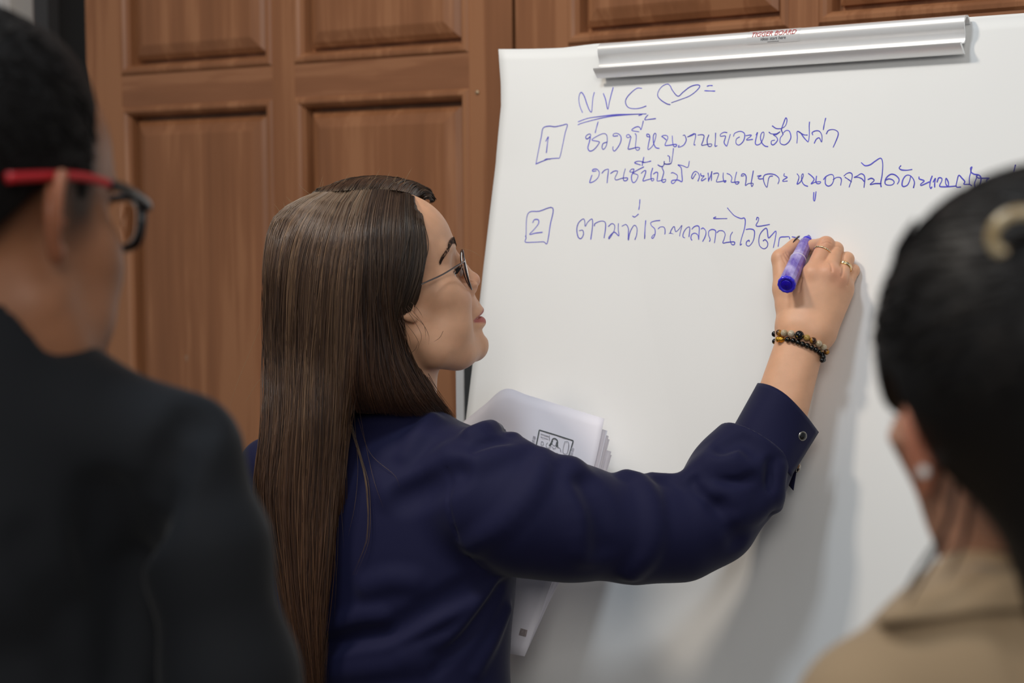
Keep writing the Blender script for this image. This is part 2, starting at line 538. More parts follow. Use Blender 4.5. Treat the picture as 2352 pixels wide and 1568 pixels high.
_le = [(1163, 122), (1166, 196), (1165, 245), (1151, 346), (1134, 480), (1116, 620), (1098, 760), (1073, 960), (1040, 1220), (1000, 1568)]
_leh = [PB0.hit(*p) for p in _le]
_lb = np.array([q[1] for q in _leh])[::-1]; _la = np.array([q[0] for q in _leh])[::-1]
def left_a(b): return np.interp(b, _lb, _la)
A_R = PB0.hit(2420, 300)[0]
_tl = PB0.hit(1163, 122); _tr = PB0.hit(2352, 38)
def top_b(a): return _tl[1] + (_tr[1] - _tl[1]) * (a - _tl[0]) / (_tr[0] - _tl[0])
B_BOT = PB0.hit(1400, 1568)[1] - .12
def sheet_h(a, b):
    la = left_a(b)
    t = np.clip((a - la) / .12, 0, 1)
    tb = np.clip((top_b(a) - b) / .16, 0, 1)
    return (.004 + .012 * (1 - t) ** 2 * (1 - tb) + .0022 * np.sin(9 * a + 3.5 * b) * np.clip((top_b(a) - b) / .3, 0, 1)
            + .0016 * np.sin(5 * b + 14 * a + 1.2) * np.clip((top_b(a) - b) / .3, 0, 1)
            + .0035 * (1 - t) * np.sin(8 * b))
pad = empty('paper_pad', PB0.at(0, B_BOT, 0), 'large white flip chart paper covered in blue handwriting, hanging under the silver clamp', 'flip chart paper')
def sheet(name, inset_l, top_off, h_off, b0, b1n, nu, nv, parent, matl, rag=0.0):
    G = []
    for i in range(nu + 1):
        row = []
        for j in range(nv + 1):
            v = j / nv
            a_r = A_R
            bt = top_b(0)
            b = b0 + (top_b((left_a(0) + A_R) / 2) - b0) * v
            la = left_a(b) + inset_l
            a = la + (a_r - la) * (i / nu)
            b2 = b0 + (top_b(a) + top_off - b0) * v
            row.append(PB0.at(a, b2, float(sheet_h(a, b2)) + h_off))
        G.append(row)
    m = MB(); m.grid(np.array(G))
    o = m.build(name, matl, parent)
    s = o.modifiers.new('thick', 'SOLIDIFY'); s.thickness = .0003; s.offset = -1
    return o
sheet('top_sheet', 0, 0, 0, B_BOT, 0, 60, 60, pad, M['paper'])
# the sheet underneath shows above the first one, left of the clamp
a_u = PB0.hit(1258, 116)
G = []
for i in range(20):
    a = a_u[0] + (A_R - a_u[0]) * i / 19
    G.append([PB0.at(a, B_BOT + .02, .001), PB0.at(a, top_b(a) - .05, .0015), PB0.at(a, top_b(a) + .0035 * min(1, i / 2), .002)])
m = MB(); m.grid(np.array(G)); m.build('under_sheet', M['paper'], pad)

# --- handwriting, traced stroke by stroke
STROKES = []
def crop(ox, oy, k, *strokes, w=1.0):
    for s in strokes:
        STROKES.append(([(ox + x / k, oy + y / k) for x, y in s], w))
# N V C, heart, equals, boxed 1
crop(1200, 170, 7.128,
 [(1008,640),(965,530),(950,420),(965,340),(995,315),(1040,380),(1080,500),(1120,600),(1155,635),(1165,560),(1180,400),(1203,315)],
 [(1350,332),(1385,430),(1410,560),(1425,580),(1445,480),(1480,340),(1510,235)],
 [(1975,247),(1900,245),(1800,320),(1725,410),(1712,490),(1760,560),(1860,578),(1960,565),(2045,535)],
 [(940,793),(1100,735),(1300,705),(1550,675),(1800,668),(2045,662)],
 [(938,842),(1000,815),(1200,760),(1450,705),(1700,680),(1900,668),(1980,672),(1925,690)],
 [(265,1490),(310,1260),(355,1040),(385,905),(480,872),(570,880),(680,855),(765,842),(730,980),(690,1180),(645,1375),(600,1392),(480,1405),(380,1440),(265,1490)],
 [(400,1425),(440,1405),(490,1410)],
 [(425,1118),(465,1045),(452,1140),(432,1305)],
 [(1262,795),(1235,890),(1215,970)],
 [(1070,1075),(1090,1070),(1140,1020),(1125,992),(1075,1015),(1060,1055),(1090,1072),(1135,1040),(1120,1120),(1095,1220),(1130,1272),(1200,1240),(1275,1145),(1270,1115),(1160,1090),(1240,1030),(1345,985),(1400,1010),(1410,1100),(1390,1190),(1350,1242),(1325,1215),(1340,1150),(1400,1125)],
 [(1580,1020),(1510,1025),(1515,990),(1570,980),(1625,1020),(1635,1090),(1600,1180),(1530,1268),(1500,1240),(1503,1200)],
 [(1790,1035),(1740,1050),(1722,1020),(1755,998),(1795,1040),(1785,1080),(1760,1180),(1750,1235),(1800,1232),(1880,1210),(1935,1215),(1920,1250),(1885,1250),(1868,1200),(1880,1080),(1880,1010),(1865,985)],
 [(1925,955),(1812,932),(1850,890),(1910,870),(1945,890),(1960,920),(1985,840),(1998,780)],
 [(2075,680),(2040,720),(2025,760),(2090,752),(2200,740)],
 [(2100,1040),(2060,1030),(2055,995),(2090,1000),(2105,1045),(2085,1140),(2070,1230),(2090,1240),(2150,1180),(2190,1080),(2205,1000),(2185,980),(2160,1030),(2165,1140),(2200,1210),(2255,1225)])
crop(1500, 170, 5.227,
 [(220,375),(180,365),(110,320),(73,270),(85,210),(130,155),(190,130),(225,155),(250,205),(315,275),(380,225),(460,165),(540,140),(580,155),(540,210),(460,270),(360,310),(238,352)],
 [(668,157),(700,148),(730,150)], [(638,210),(700,213),(760,215)],
 [(170,795),(140,770),(118,755),(150,742),(185,750),(190,780),(165,830),(158,862),(200,862),(280,850),(298,862),(280,878),(258,868),(248,820),(245,750)],
 [(258,900),(245,1000),(228,1075),(180,1088),(145,1080),(148,1055)], [(190,985),(210,1000),(212,1060)],
 [(375,745),(395,742),(412,800),(380,860),(318,885),(325,862)],
 [(430,762),(480,745),(520,725),(525,760),(505,850),(520,858)], [(430,762),(470,740),(505,722)],
 [(555,740),(600,735),(628,750),(615,810),(598,860),(640,858),(700,845),(722,855),(705,878),(675,865),(665,800),(685,740)],
 [(768,718),(765,800),(760,872),(785,868)],
 [(905,712),(870,708),(830,730),(828,755),(885,752),(880,790),(870,830),(890,865),(905,868),(925,800),(945,735)],
 [(985,755),(1000,720),(1060,698),(1110,715),(1120,760),(1100,820),(1050,862),(1015,840),(1020,790),(1055,765)],
 [(1135,750),(1190,742),(1195,755),(1140,800),(1215,795)],
 [(1258,740),(1275,712),(1258,780),(1248,840),(1270,862),(1315,840),(1350,760),(1350,710),(1325,720),(1310,775),(1330,840),(1365,875),(1400,882)],
 [(1415,710),(1440,728),(1500,730),(1545,705)], [(1545,705),(1500,740),(1465,740),(1505,770),(1515,810),(1470,860),(1442,850),(1445,815),(1480,805)],
 [(1455,635),(1500,665),(1560,665),(1605,640),(1625,600),(1630,560),(1615,540),(1590,600),(1565,680),(1585,735)],
 [(1560,680),(1580,735),(1550,780),(1550,840),(1600,862),(1650,830),(1678,770),(1660,700),(1620,690),(1590,715)],
 [(1750,840),(1755,770),(1752,705),(1790,715),(1830,770),(1870,815),(1888,822),(1900,740),(1898,640),(1902,590)],
 [(1760,700),(1830,740),(1875,745)],
 [(1940,742),(1935,715),(1975,695),(2020,700),(2050,750),(2048,830),(2020,780),(1985,795),(1960,842)],
 [(2095,545),(2080,610),(2068,680)],
 [(2105,730),(2130,690),(2190,680),(2240,705),(2245,750),(2215,830),(2188,890)])
# second line
crop(1200, 360, 5.345,
 [(920,180),(880,185),(885,162),(930,160),(960,200),(945,260),(900,305),(845,325),(855,280),(870,235)],
 [(992,208),(1020,175),(1065,158),(1070,180),(1060,260),(1055,325)],
 [(1098,210),(1140,182),(1180,182),(1175,210),(1150,265),(1165,290),(1240,268),(1300,265),(1295,292),(1265,300),(1250,275),(1260,210),(1275,155)],
 [(1380,195),(1330,190),(1350,160),(1380,158),(1370,195),(1350,250),(1360,310),(1385,320),(1415,285),(1430,235),(1400,215),(1370,205),(1420,170),(1500,130)],
 [(1460,105),(1390,80),(1430,60),(1490,65),(1500,75)], [(1502,12),(1490,70),(1482,112)], [(1480,75),(1530,72),(1588,58)],
 [(1470,208),(1500,180),(1525,178),(1515,230),(1490,300),(1540,288),(1615,270),(1620,290),(1600,300),(1590,270),(1590,210),(1610,145)],
 [(1620,215),(1650,195),(1672,205),(1665,270),(1665,300),(1700,298),(1765,280),(1765,305),(1740,318),(1720,295),(1735,240),(1745,190),(1725,140)],
 [(1675,105),(1710,125),(1740,115),(1752,90),(1750,65)], [(1690,115),(1735,130)],[(1752,90),(1790,95),(1835,88)],
 [(1838,205),(1860,200),(1910,230),(1910,270),(1885,310),(1860,332),(1840,322),(1850,295),(1920,290),(1970,308),(1968,220),(1960,140),(1920,105),(1980,115),(2042,135),(2062,62)],
 [(2100,275),(2088,260),(2105,210),(2135,185),(2170,205),(2185,250),(2168,302)], [(2102,275),(2140,215)],
 [(2200,212),(2210,240),(2245,240),(2215,275),(2215,300),(2265,272)])
crop(1600, 340, 5.88,
 [(170,345),(175,400),(175,455)], [(222,325),(205,380),(180,440)],[(222,325),(218,380),(215,445)],
 [(245,355),(290,345),(315,360),(295,420),(285,462),(340,460),(412,448),(400,468),(385,455),(375,400),(378,345)],
 [(430,352),(470,370),(495,410),(485,465),(520,470),(590,465),(575,492),(548,490),(535,450),(545,390),(560,335)],
 [(660,382),(625,388),(635,360),(670,362),(690,400),(685,470),(680,515),(720,490),(785,488),(768,530),(758,490),(770,420),(788,320)],
 [(845,390),(895,382),(855,410),(870,428),(915,425)],
 [(1050,390),(1015,395),(995,430),(985,490),(972,540),(940,490),(925,420),(945,375),(1010,360),(1080,372),(1130,410),(1140,450),(1125,492)],
 [(1210,360),(1205,388),(1250,408),(1200,440),(1192,462),(1250,458)],
 [(1385,362),(1410,400),(1400,450),(1385,500),(1430,470),(1465,400),(1465,362),(1445,385),(1450,460),(1480,510),(1528,530)],
 [(1538,358),(1585,395),(1615,440),(1575,498),(1630,475),(1700,468),(1695,490),(1660,495),(1640,470),(1648,395)],
 [(1612,615),(1608,710),(1625,720),(1642,605)],
 [(1745,438),(1775,400),(1835,372),(1875,385),(1880,450),(1850,510),(1805,528),(1770,500),(1768,440),(1775,405)],
 [(1875,440),(1920,412),(1970,415),(1985,450),(1975,515)],
 [(2020,390),(2055,360),(2100,348),(2130,375),(2120,450),(2090,540)], [(2120,470),(2080,440),(2035,410)],
 [(2290,545),(2300,440),(2290,385),(2250,362),(2200,390),(2155,412),(2210,410),(2260,430),(2290,465)])
crop(1960, 340, 6.0,
 [(232,448),(280,432),(315,462),(260,518),(330,505),(410,505)],
 [(140,218),(190,258),(260,245),(330,195),(405,155),(432,230),(425,380),(405,500),(412,548)],
 [(475,455),(520,440),(570,455),(590,490),(560,522),(500,525),(465,500),(480,430),(540,378),(600,385),(650,430),(655,470),(635,508)],
 [(680,258),(658,290),(690,315),(760,320),(832,310)],
 [(815,408),(800,470),(770,525),(720,545),(698,520),(710,450),(750,395),(800,390),(845,430),(868,490),(855,560)],
 [(930,412),(935,440),(1000,465),(955,510),(965,528),(1070,480)], [(1110,400),(1085,470),(1078,540),(1092,570),(1105,550)],
 [(1125,480),(1155,430),(1145,500),(1145,550)],
 [(1178,480),(1200,425),(1240,430),(1240,470),(1215,520),(1225,545),(1330,545),(1440,535)], [(1325,545),(1295,500),(1300,430),(1330,480),(1335,540)],
 [(1500,550),(1440,545),(1450,470),(1475,388),(1520,430),(1558,475),(1545,510),(1620,512),(1650,530)],
 [(1620,515),(1620,420),(1640,340),(1635,290),(1655,275),(1640,335),(1680,370),(1750,385),(1780,430),(1760,520),(1710,560),(1690,500),(1715,430),(1730,385),(1715,400),(1750,425),(1890,425)],
 [(1890,425),(1855,455),(1865,490)], [(2010,470),(2050,415),(2110,405),(2140,450),(2130,480)], [(2110,400),(2180,385),(2230,410),(2215,460)],
 [(2232,400),(2290,372),(2340,400),(2345,440)], [(2252,245),(2238,300),(2225,350)], w=1.15)
# third line
crop(1200, 360, 5.345,
 [(78,1000),(100,715),(240,680),(400,640),(370,850),(335,1070),(290,1055),(180,1060),(72,1060),(80,1010),(72,985)],
 [(160,820),(180,785),(225,785),(230,830),(180,900),(122,965),(190,950),(275,938)],
 [(720,915),(760,910),(770,960),(740,1012),(705,990),(690,900),(710,820),(765,770),(785,800),(790,862),(820,810),(870,770),(880,830),(870,930),(858,1018)],
 [(900,855),(910,825),(980,795),(1030,810),(1035,880),(1018,1000)],
 [(1070,860),(1110,825),(1145,850),(1135,920),(1080,1010),(1080,985),(1140,930),(1195,975),(1188,900),(1190,825)],
 [(1235,855),(1280,835),(1310,880),(1310,950),(1310,1028),(1330,930),(1380,845),(1415,880),(1410,960),(1390,1018)],
 [(1362,732),(1390,742),(1432,708)], [(1452,530),(1448,590),(1438,650)])
crop(1440, 460, 5.6,
 [(250,265),(242,360),(235,495)], [(240,460),(236,490)],
 [(430,262),(370,268),(315,290),(325,330),(365,370),(370,430),(345,488),(325,480),(350,445),(370,440)],
 [(410,368),(440,345),(485,350),(498,400),(488,470),(470,540)],
 [(538,440),(565,425),(610,445),(622,480),(590,522),(562,500),(560,440),(580,380),(615,340),(635,405),(680,370),(715,325),(690,430),(668,560)],
 [(750,485),(728,470),(735,420),(770,365),(810,345),(815,390),(805,470)],
 [(845,372),(870,345),(910,330),(938,350),(935,430),(930,510),(920,450),(880,425),(840,445),(830,490),(842,515)],
 [(965,370),(990,360),(1020,390),(1025,430),(1010,480),(982,530)],
 [(1070,530),(1080,505),(1060,450),(1065,400),(1105,378),(1150,395),(1150,450),(1135,548)],
 [(1170,418),(1200,395),(1250,400),(1275,440),(1262,500),(1245,552),(1300,545),(1380,538),(1400,550),(1390,575),(1360,570),(1342,520),(1345,460),(1370,415)],
 [(1155,218),(1125,232),(1150,240),(1300,240)],
 [(1308,105),(1350,155),(1400,205),(1480,240),(1525,235),(1540,280),(1525,380),(1490,490),(1470,578),(1490,568)],
 [(1550,382),(1600,375),(1650,390),(1660,440),(1640,530),(1590,592),(1552,580),(1555,540),(1585,520),(1590,535)],
 [(1685,258),(1695,228),(1715,240),(1705,280),(1680,330),(1720,342),(1855,320)],
 [(1772,528),(1800,515),(1832,560),(1820,610),(1775,630),(1725,590),(1715,510),(1740,430),(1800,370),(1825,390),(1840,490),(1880,460),(1938,405),(1930,500),(1905,615)],
 [(1968,600),(1980,520),(1998,485),(2060,480),(2110,480),(2118,505)], [(2150,480),(2200,490),(2240,488)])
inks = {}
def ink_mesh(lo, hi, name):
    m = MB()
    for pts, w in STROKES:
        c = np.mean(np.array(pts), 0)
        if not (lo <= c[1] - (c[0] - 1340) * 0.0 < hi): continue
        ab = np.array([PB0.hit(*p) for p in pts])
        ab = catmull(ab, 5)
        T = np.gradient(ab, axis=0); T /= np.linalg.norm(T, axis=1)[:, None] + 1e-9
        N = np.stack([-T[:, 1], T[:, 0]], 1)
        n = len(ab)
        r = .00061 * w * (1 + .18 * np.sin(np.linspace(0, 9, n) + ab[0, 0] * 80))
        L = ab + N * r[:, None]; R = ab - N * r[:, None]
        # round ends
        L[0] -= T[0] * .0005; R[0] -= T[0] * .0005; L[-1] += T[-1] * .0005; R[-1] += T[-1] * .0005
        G = np.array([[PB0.at(q[0], q[1], float(sheet_h(q[0], q[1])) + .0006) for q in S] for S in (L, R)])
        m.grid(G)
    return m.build(name, M['ink'], pad, smooth=False)
ink_mesh(0, 268, 'handwriting'); ink_mesh(268, 358, 'handwriting'); ink_mesh(358, 461, 'handwriting'); ink_mesh(461, 700, 'handwriting')

# --- easel
foot_b = (-PB0.p0[2]) / BV[2]
easel = empty('flip_chart_easel', PB0.at(PB0.hit(1700, 700)[0], foot_b, -.1), 'flip chart easel with a silver clamp bar, standing before the brown doors', 'easel')
bl = PB0.hit(1085, 860)[0] + .03
m = MB(); b_top = PB0.hit(1700, 130)[1]
m.box(PB0.at(bl, B_BOT - .02, -.018), BU * (A_R - .03 - bl), BV * (b_top - B_BOT + .0), BN * .016)
bevel(m.build('board', M['board'], easel, False), .003)
# left post seen below the chin, with its dark inner channel
pp = Plane(PB0.at(0, 0, -.05), BU, BV)
xa, xb, xc = pp.hit(1046, 900)[0], pp.hit(1066, 900)[0], pp.hit(1090, 900)[0]
zt = W(1065, 765, 2.62)[2]
base = pp.at(xa, pp.hit(1046, 900)[1])
def vpost(name, x0, x1, d, matl):
    o = pp.at(x0, pp.hit(1060, 900)[1]); o = np.array([o[0], o[1], 0.0])
    m = MB(); m.box(o, BU * (x1 - x0), -_nh * d, (0, 0, zt)); return bevel(m.build(name, matl, easel, False), .002)
vpost('leg', xa, xb, .02, M['alu']); vpost('leg_channel', xb, xc, .02, M['alu_dark'])
for s in (A_R - .05,):
    o = pp.at(s, 0); o = np.array([o[0], o[1], 0]); m = MB(); m.box(o, BU * .022, -_nh * .02, (0, 0, zt)); bevel(m.build('leg', M['alu'], easel, False), .002)
o = pp.at(PB0.hit(1650, 600)[0], 0, -.35); o = np.array([o[0], o[1], 0])
m = MB(); m.tube([o + [0, 0, .0], pp.at(PB0.hit(1650, 600)[0], PB0.hit(1650, 300)[1], -.02)], .011, 10); m.build('rear_leg', M['alu'], easel)
# clamp bar: extruded profile (forward, up) in metres
prof = catmull([(.001, -.004), (.004, .001), (.011, .0035), (.018, .0005), (.0205, -.006), (.0185, -.013), (.0145, -.019), (.0125, -.025),
                (.0135, -.0295), (.0185, -.0325), (.0245, -.0335)], 4)
prof = np.vstack([prof, [(.0258, -.0345), (.0250, -.0360), (.0140, -.0435), (.0100, -.0440), (.0085, -.0430), (.010, -.0415), (.0205, -.0345),
                         (.012, -.031), (.0105, -.026), (.012, -.019), (.0165, -.012), (.018, -.006), (.0155, -.0005), (.011, .0012), (.0055, -.001), (.003, -.005)]])
cl = PB0.hit(1384, 106); cr = PB0.hit(2226, 40)
# follow the sight lines for the two upper corners at the height of the bar's crest
pc = Plane(PB0.at(0, 0, .014), BU, BV)
cl = pc.hit(1384, 101); cr = pc.hit(2224, 35)
m = MB(); nseg = 40; G = []
for i in range(nseg + 1):
    t = i / nseg
    a = cl[0] + (cr[0] - cl[0]) * t; b = cl[1] + (cr[1] - cl[1]) * t - .0035
    G.append([PB0.at(a, b + q[1], q[0] + .004) for q in prof])
m.grid(np.array(G), closed_v=True)
k = len(prof); nb = len(m.v)
m.f.append(tuple(range(k))); m.f.append(tuple(nb - k + i for i in range(k))[::-1])
clamp = m.build('clamp_bar', M['alu'], easel)
e = clamp.modifiers.new('edge', 'EDGE_SPLIT'); e.split_angle = math.radians(50)
# sticker on the clamp with its two lines of print
fp = prof[:41]
arc = np.r_[0, np.cumsum(np.linalg.norm(np.diff(fp, axis=0), axis=1))]
def on_clamp(s, d, h):
    """s metres along the bar from its left end, d metres round the profile from the top edge"""
    t = s / (cr[0] - cl[0])
    b = cl[1] + (cr[1] - cl[1]) * t - .0035
    p = np.array([np.interp(d, arc, fp[:, 0]), np.interp(d, arc, fp[:, 1])])
    q = np.array([np.interp(d + 1e-4, arc, fp[:, 0]), np.interp(d + 1e-4, arc, fp[:, 1])]) - p
    q /= np.linalg.norm(q); nrm = np.array([-q[1], q[0]])
    return PB0.at(cl[0] + s, b + p[1] + nrm[1] * h, p[0] + nrm[0] * h + .004)
Lb = cr[0] - cl[0]
s0, s1 = pc.hit(1727, 75)[0] - cl[0], pc.hit(1846, 70)[0] - cl[0]
G = [[on_clamp(s0 + (s1 - s0) * i / 10, .0150 + .0230 * j / 10, .0003) for j in range(11)] for i in range(11)]
m = MB(); m.grid(np.array(G))
stick = m.build('sticker', mat('clear_label', srgb(240, 240, 240), .3, .45), clamp)
def print_text(txt, sc, size, d0, shear, matl, name, fat=0.0):
    cu = bpy.data.curves.new(name, 'FONT'); cu.body = txt; cu.size = size; cu.shear = shear; cu.align_x = 'CENTER'; cu.offset = fat
    cu.resolution_u = 3
    t = bpy.data.objects.new(name, cu); COL.objects.link(t)
    me = bpy.data.meshes.new_from_object(t.evaluated_get(bpy.context.evaluated_depsgraph_get()))
    bpy.data.objects.remove(t)
    bm = bmesh.new(); bm.from_mesh(me); 
    bmesh.ops.subdivide_edges(bm, edges=[e for e in bm.edges if e.calc_length() > size * .3], cuts=2)
    for v in bm.verts: v.co = Vector(on_clamp(sc + v.co.x, d0 - v.co.y, .0007))
    bm.to_mesh(me); bm.free()
    return link(name, me, matl, stick)
red = mat('red_print', srgb(176, 60, 66), .5); grey = mat('grey_print', srgb(70, 70, 74), .5)
mid = (s0 + s1) / 2
print_text('TIGGER BOARD', mid, .0088, .0288, .25, red, 'print', .0001)
print_text('ideas start here', mid, .0056, .0338, .2, grey, 'print')
m = MB(); m.grid(np.array([[on_clamp(mid - .008 + .016 * i / 8, .0358, .0007), on_clamp(mid - .008 + .016 * i / 8, .0363, .0007)] for i in range(9)])); m.build('print', grey, stick)
# ------------------------------------------------------------------ people: shared pieces
def board_depth(px, py):
    return float(np.dot(PB0.at(*PB0.hit(px, py)) - CAM, FWD))

def skin_mat(name, base, lip=None):
    m = mat(name, base, .46, spec=.38, sss=.18, sss_r=(1.0, .4, .22), bump=(900, .06))
    nt = m.node_tree; b = nt.nodes['Principled BSDF']
    at = nt.nodes.new('ShaderNodeAttribute'); at.attribute_name = 'tint'
    n = nt.nodes.new('ShaderNodeTexNoise'); n.inputs['Scale'].default_value = 60; n.inputs['Detail'].default_value = 6
    co = nt.nodes.new('ShaderNodeTexCoord'); nt.links.new(co.outputs['Object'], n.inputs['Vector'])
    mr = nt.nodes.new('ShaderNodeMapRange'); mr.inputs['From Min'].default_value = .3; mr.inputs['From Max'].default_value = .7
    mr.inputs['To Min'].default_value = .94; mr.inputs['To Max'].default_value = 1.05
    nt.links.new(n.outputs['Fac'], mr.inputs['Value'])
    mx = nt.nodes.new('ShaderNodeMix'); mx.data_type = 'RGBA'; mx.blend_type = 'MULTIPLY'; mx.inputs['Factor'].default_value = 1
    nt.links.new(at.outputs['Color'], mx.inputs[6]); nt.links.new(mr.outputs[0], mx.inputs[7])
    nt.links.new(mx.outputs[2], b.inputs['Base Color'])
    return m

def paint(o, rgb):
    a = o.data.color_attributes.new('tint', 'FLOAT_COLOR', 'POINT')
    rgba = np.concatenate([rgb, np.ones((len(rgb), 1))], 1).astype(np.float32)
    a.data.foreach_set('color', rgba.ravel())

def verts_of(o):
    v = np.zeros(len(o.data.vertices) * 3, np.float32); o.data.vertices.foreach_get('co', v); return v.reshape(-1, 3)

def mixc(c, w, t): return c * (1 - w[:, None]) + np.asarray(t)[None, :3] * w[:, None]

class Frame:
    """head frame: x to the face, y to the person's left, z up"""
    def __init__(s, facing, pitch, tilt, anchor_world, anchor_local):
        a, b = math.radians(facing), math.radians(pitch)
        F = np.array([math.cos(a) * math.cos(b), math.sin(a) * math.cos(b), math.sin(b)])
        L = np.array([-math.sin(a), math.cos(a), 0]); U = np.cross(F, L)
        t = math.radians(tilt)
        L2 = L * math.cos(t) + U * math.sin(t); U2 = np.cross(F, L2)
        s.R = np.array([F, L2, U2])
        s.O = np.asarray(anchor_world, float) - np.asarray(anchor_local, float) @ s.R
    def to(s, P): return ((P - s.O.astype(np.float32)) @ s.R.T.astype(np.float32))
    def out(s, q): return s.O + np.asarray(q, float) @ s.R

def ear_sdf(Q, c, side, sc=1.0, flare=25, lean=12):
    """Q in head frame; pinna: bowl, helix rim, antihelix, tragus, lobe"""
    f = math.radians(flare); le = math.radians(lean)
    out = np.array([-math.sin(f), side * math.cos(f), 0])           # outward normal of the pinna's plate
    back = np.array([-math.cos(f), -side * math.sin(f) * -1 if side < 0 else -side * math.sin(f) * -1, 0])
    back = np.array([-math.cos(f), side * math.sin(f), 0]); out = np.array([math.sin(f), side * math.cos(f), 0])
    up = np.array([0, 0, 1.0])
    b2 = back * math.cos(le) + up * math.sin(le) * 1.0; u2 = up * math.cos(le) - back * math.sin(le) * -1.0
    u2 = up * math.cos(le) - back * math.sin(le); b2 = back * math.cos(le) + up * math.sin(le)
    u2, b2 = up * math.cos(le) + back * math.sin(le), back * math.cos(le) - up * math.sin(le)
    q = (Q - V3(c)) / sc
    X = q @ V3(b2); Y = q @ V3(out); Z = q @ V3(u2)
    q = np.stack([X, Y, Z], 1)
    d = ell(q, (.010, .001, 0), (.0175, .0055, .029))
    rim = catmull([(.002, .006, .017), (.008, .009, .029), (.019, .010, .032), (.028, .010, .024), (.031, .009, .010), (.029, .008, -.004), (.022, .006, -.016), (.014, .005, -.026)], 3)
    d = smin(d, chain(q, rim, np.interp(np.linspace(0, 7, len(rim)), range(8), [.0035, .0042, .0045, .0046, .0045, .0042, .004, .005])), .003)
    d = smin(d, rcone(q, (.010, .004, -.026), (.008, .0035, -.031), .0072, .0065), .004)
    anti = catmull([(.018, .007, .016), (.021, .0075, .004), (.018, .007, -.008), (.012, .006, -.015)], 3)
    d = smin(d, chain(q, anti, [.0033] * len(anti)), .003)
    d = smax(d, -ell(q, (.011, .010, -.002), (.008, .0085, .011)), .003)
    d = smin(d, rcone(q, (.0, .004, -.004), (.003, .008, -.006), .005, .0035), .003)
    return d * sc

# ------------------------------------------------------------------ the woman who writes
HF = Frame(20, 19, 0, W(1040, 555, 2.385), (.098, 0, .022))
def face_sdf(Q):
    x = Q[:, 0]; ay = np.abs(Q[:, 1]); z = Q[:, 2]
    q = np.stack([x, ay, z], 1)
    d = ell(q, (-.006, 0, .036), (.097, .074, .081))
    d = smin(d, ell(q, (.040, 0, .036), (.0535, .050, .054)), .02)
    d = smin(d, ell(q, (.037, 0, -.030), (.052, .060, .070)), .02)
    d = smin(d, ell(q, (.072, 0, -.062), (.030, .027, .036)), .016)
    d = smin(d, chain(q, [(.005, .050, -.058), (.022, .046, -.084), (.050, .031, -.100), (.077, .008, -.1060)], [.018, .0155, .0135, .0155], .03), .022)
    d = smin(d, ball(q, (.0815, 0, -.1040), .0166), .010)
    d = smin(d, ball(q, (.058, .036, -.038), .0270), .014)
    d = smin(d, ball(q, (.049, .046, -.022), .020), .016)
    d = smin(d, ball(q, (.048, .038, -.068), .026), .016)
    # brow ridge and sockets
    d = smin(d, rcone(q, (.083, .012, .021), (.066, .042, .022), .009, .008), .012)
    d = smax(d, -ball(q, (.1005, .037, -.0100), .0225), .012)
    # nose
    nz = rcone(q, (.0915, 0, .012), (.1035, 0, -.028), .0062, .0080)
    nz = smin(nz, ball(q, (.1062, 0, -.0305), .0088), .006)
    nz = smin(nz, ell(q, (.0975, .0120, -.0360), (.0095, .0068, .0078)), .004)
    nz = smin(nz, rcone(q, (.103, 0, -.037), (.097, 0, -.044), .0045, .0045), .004)
    d = smin(d, nz, .0075)
    d = smax(d, -ell(q, (.1045, .0066, -.0425), (.0055, .0030, .0035)), .002)
    # lips wrapped round the teeth
    w = np.stack([x + 26.0 * ay * ay, ay, z + 3.0 * ay * ay * 0], 1)
    d = smin(d, rcone(w, (.097, .0, -.052), (.1005, .0035, -.060), .0045, .004), .006)
    ul = ell(w, (.0985, .004, -.0665), (.0085, .0240, .0058))
    ll = ell(w, (.0970, 0, -.0805), (.0080, .0230, .0072))
    d = smin(d, ul, .0035); d = smin(d, ll, .0035)
    d = smax(d, -ell(w, (.1110, 0, -.0727), (.0165, .0300, .0021)), .0012)
    d = smax(d, -ell(w, (.1080, 0, -.0945), (.0105, .016, .0060)), .006)
    # smile fold at the corner of the mouth
    d = smax(d, -chain(w, [(.1085, .0165, -.040), (.1085, .0245, -.054), (.1065, .0275, -.070), (.1040, .0260, -.083)], [.0022, .0034, .0034, .002]), .006)
    # eyeballs with lids
    d = np.minimum(d, ball(q, (.0655, .0335, -.0105), .0122))
    lid = smax(ball(q, (.0655, .0335, -.0105), .0134), -(z + .0070), .0012)
    d = smin(d, lid, .002)
    lo = smax(ball(q, (.0655, .0335, -.0105), .0133), (z + .0150), .0012)
    d = smin(d, lo, .0025)
    return d
def neck_sdf(Q):
    return smin(rcone(Q, (-.020, 0, -.045), (-.060, 0, -.20), .048, .052), rcone(Q, (.020, 0, -.096), (-.03, 0, -.150), .014, .03), .03)
def whead(P):
    Q = HF.to(P)
    d = smin(face_sdf(Q), neck_sdf(Q), .018)
    return smin(d, ear_sdf(Q, (.002, -.066, -.010), -1, .82, 4), .004)

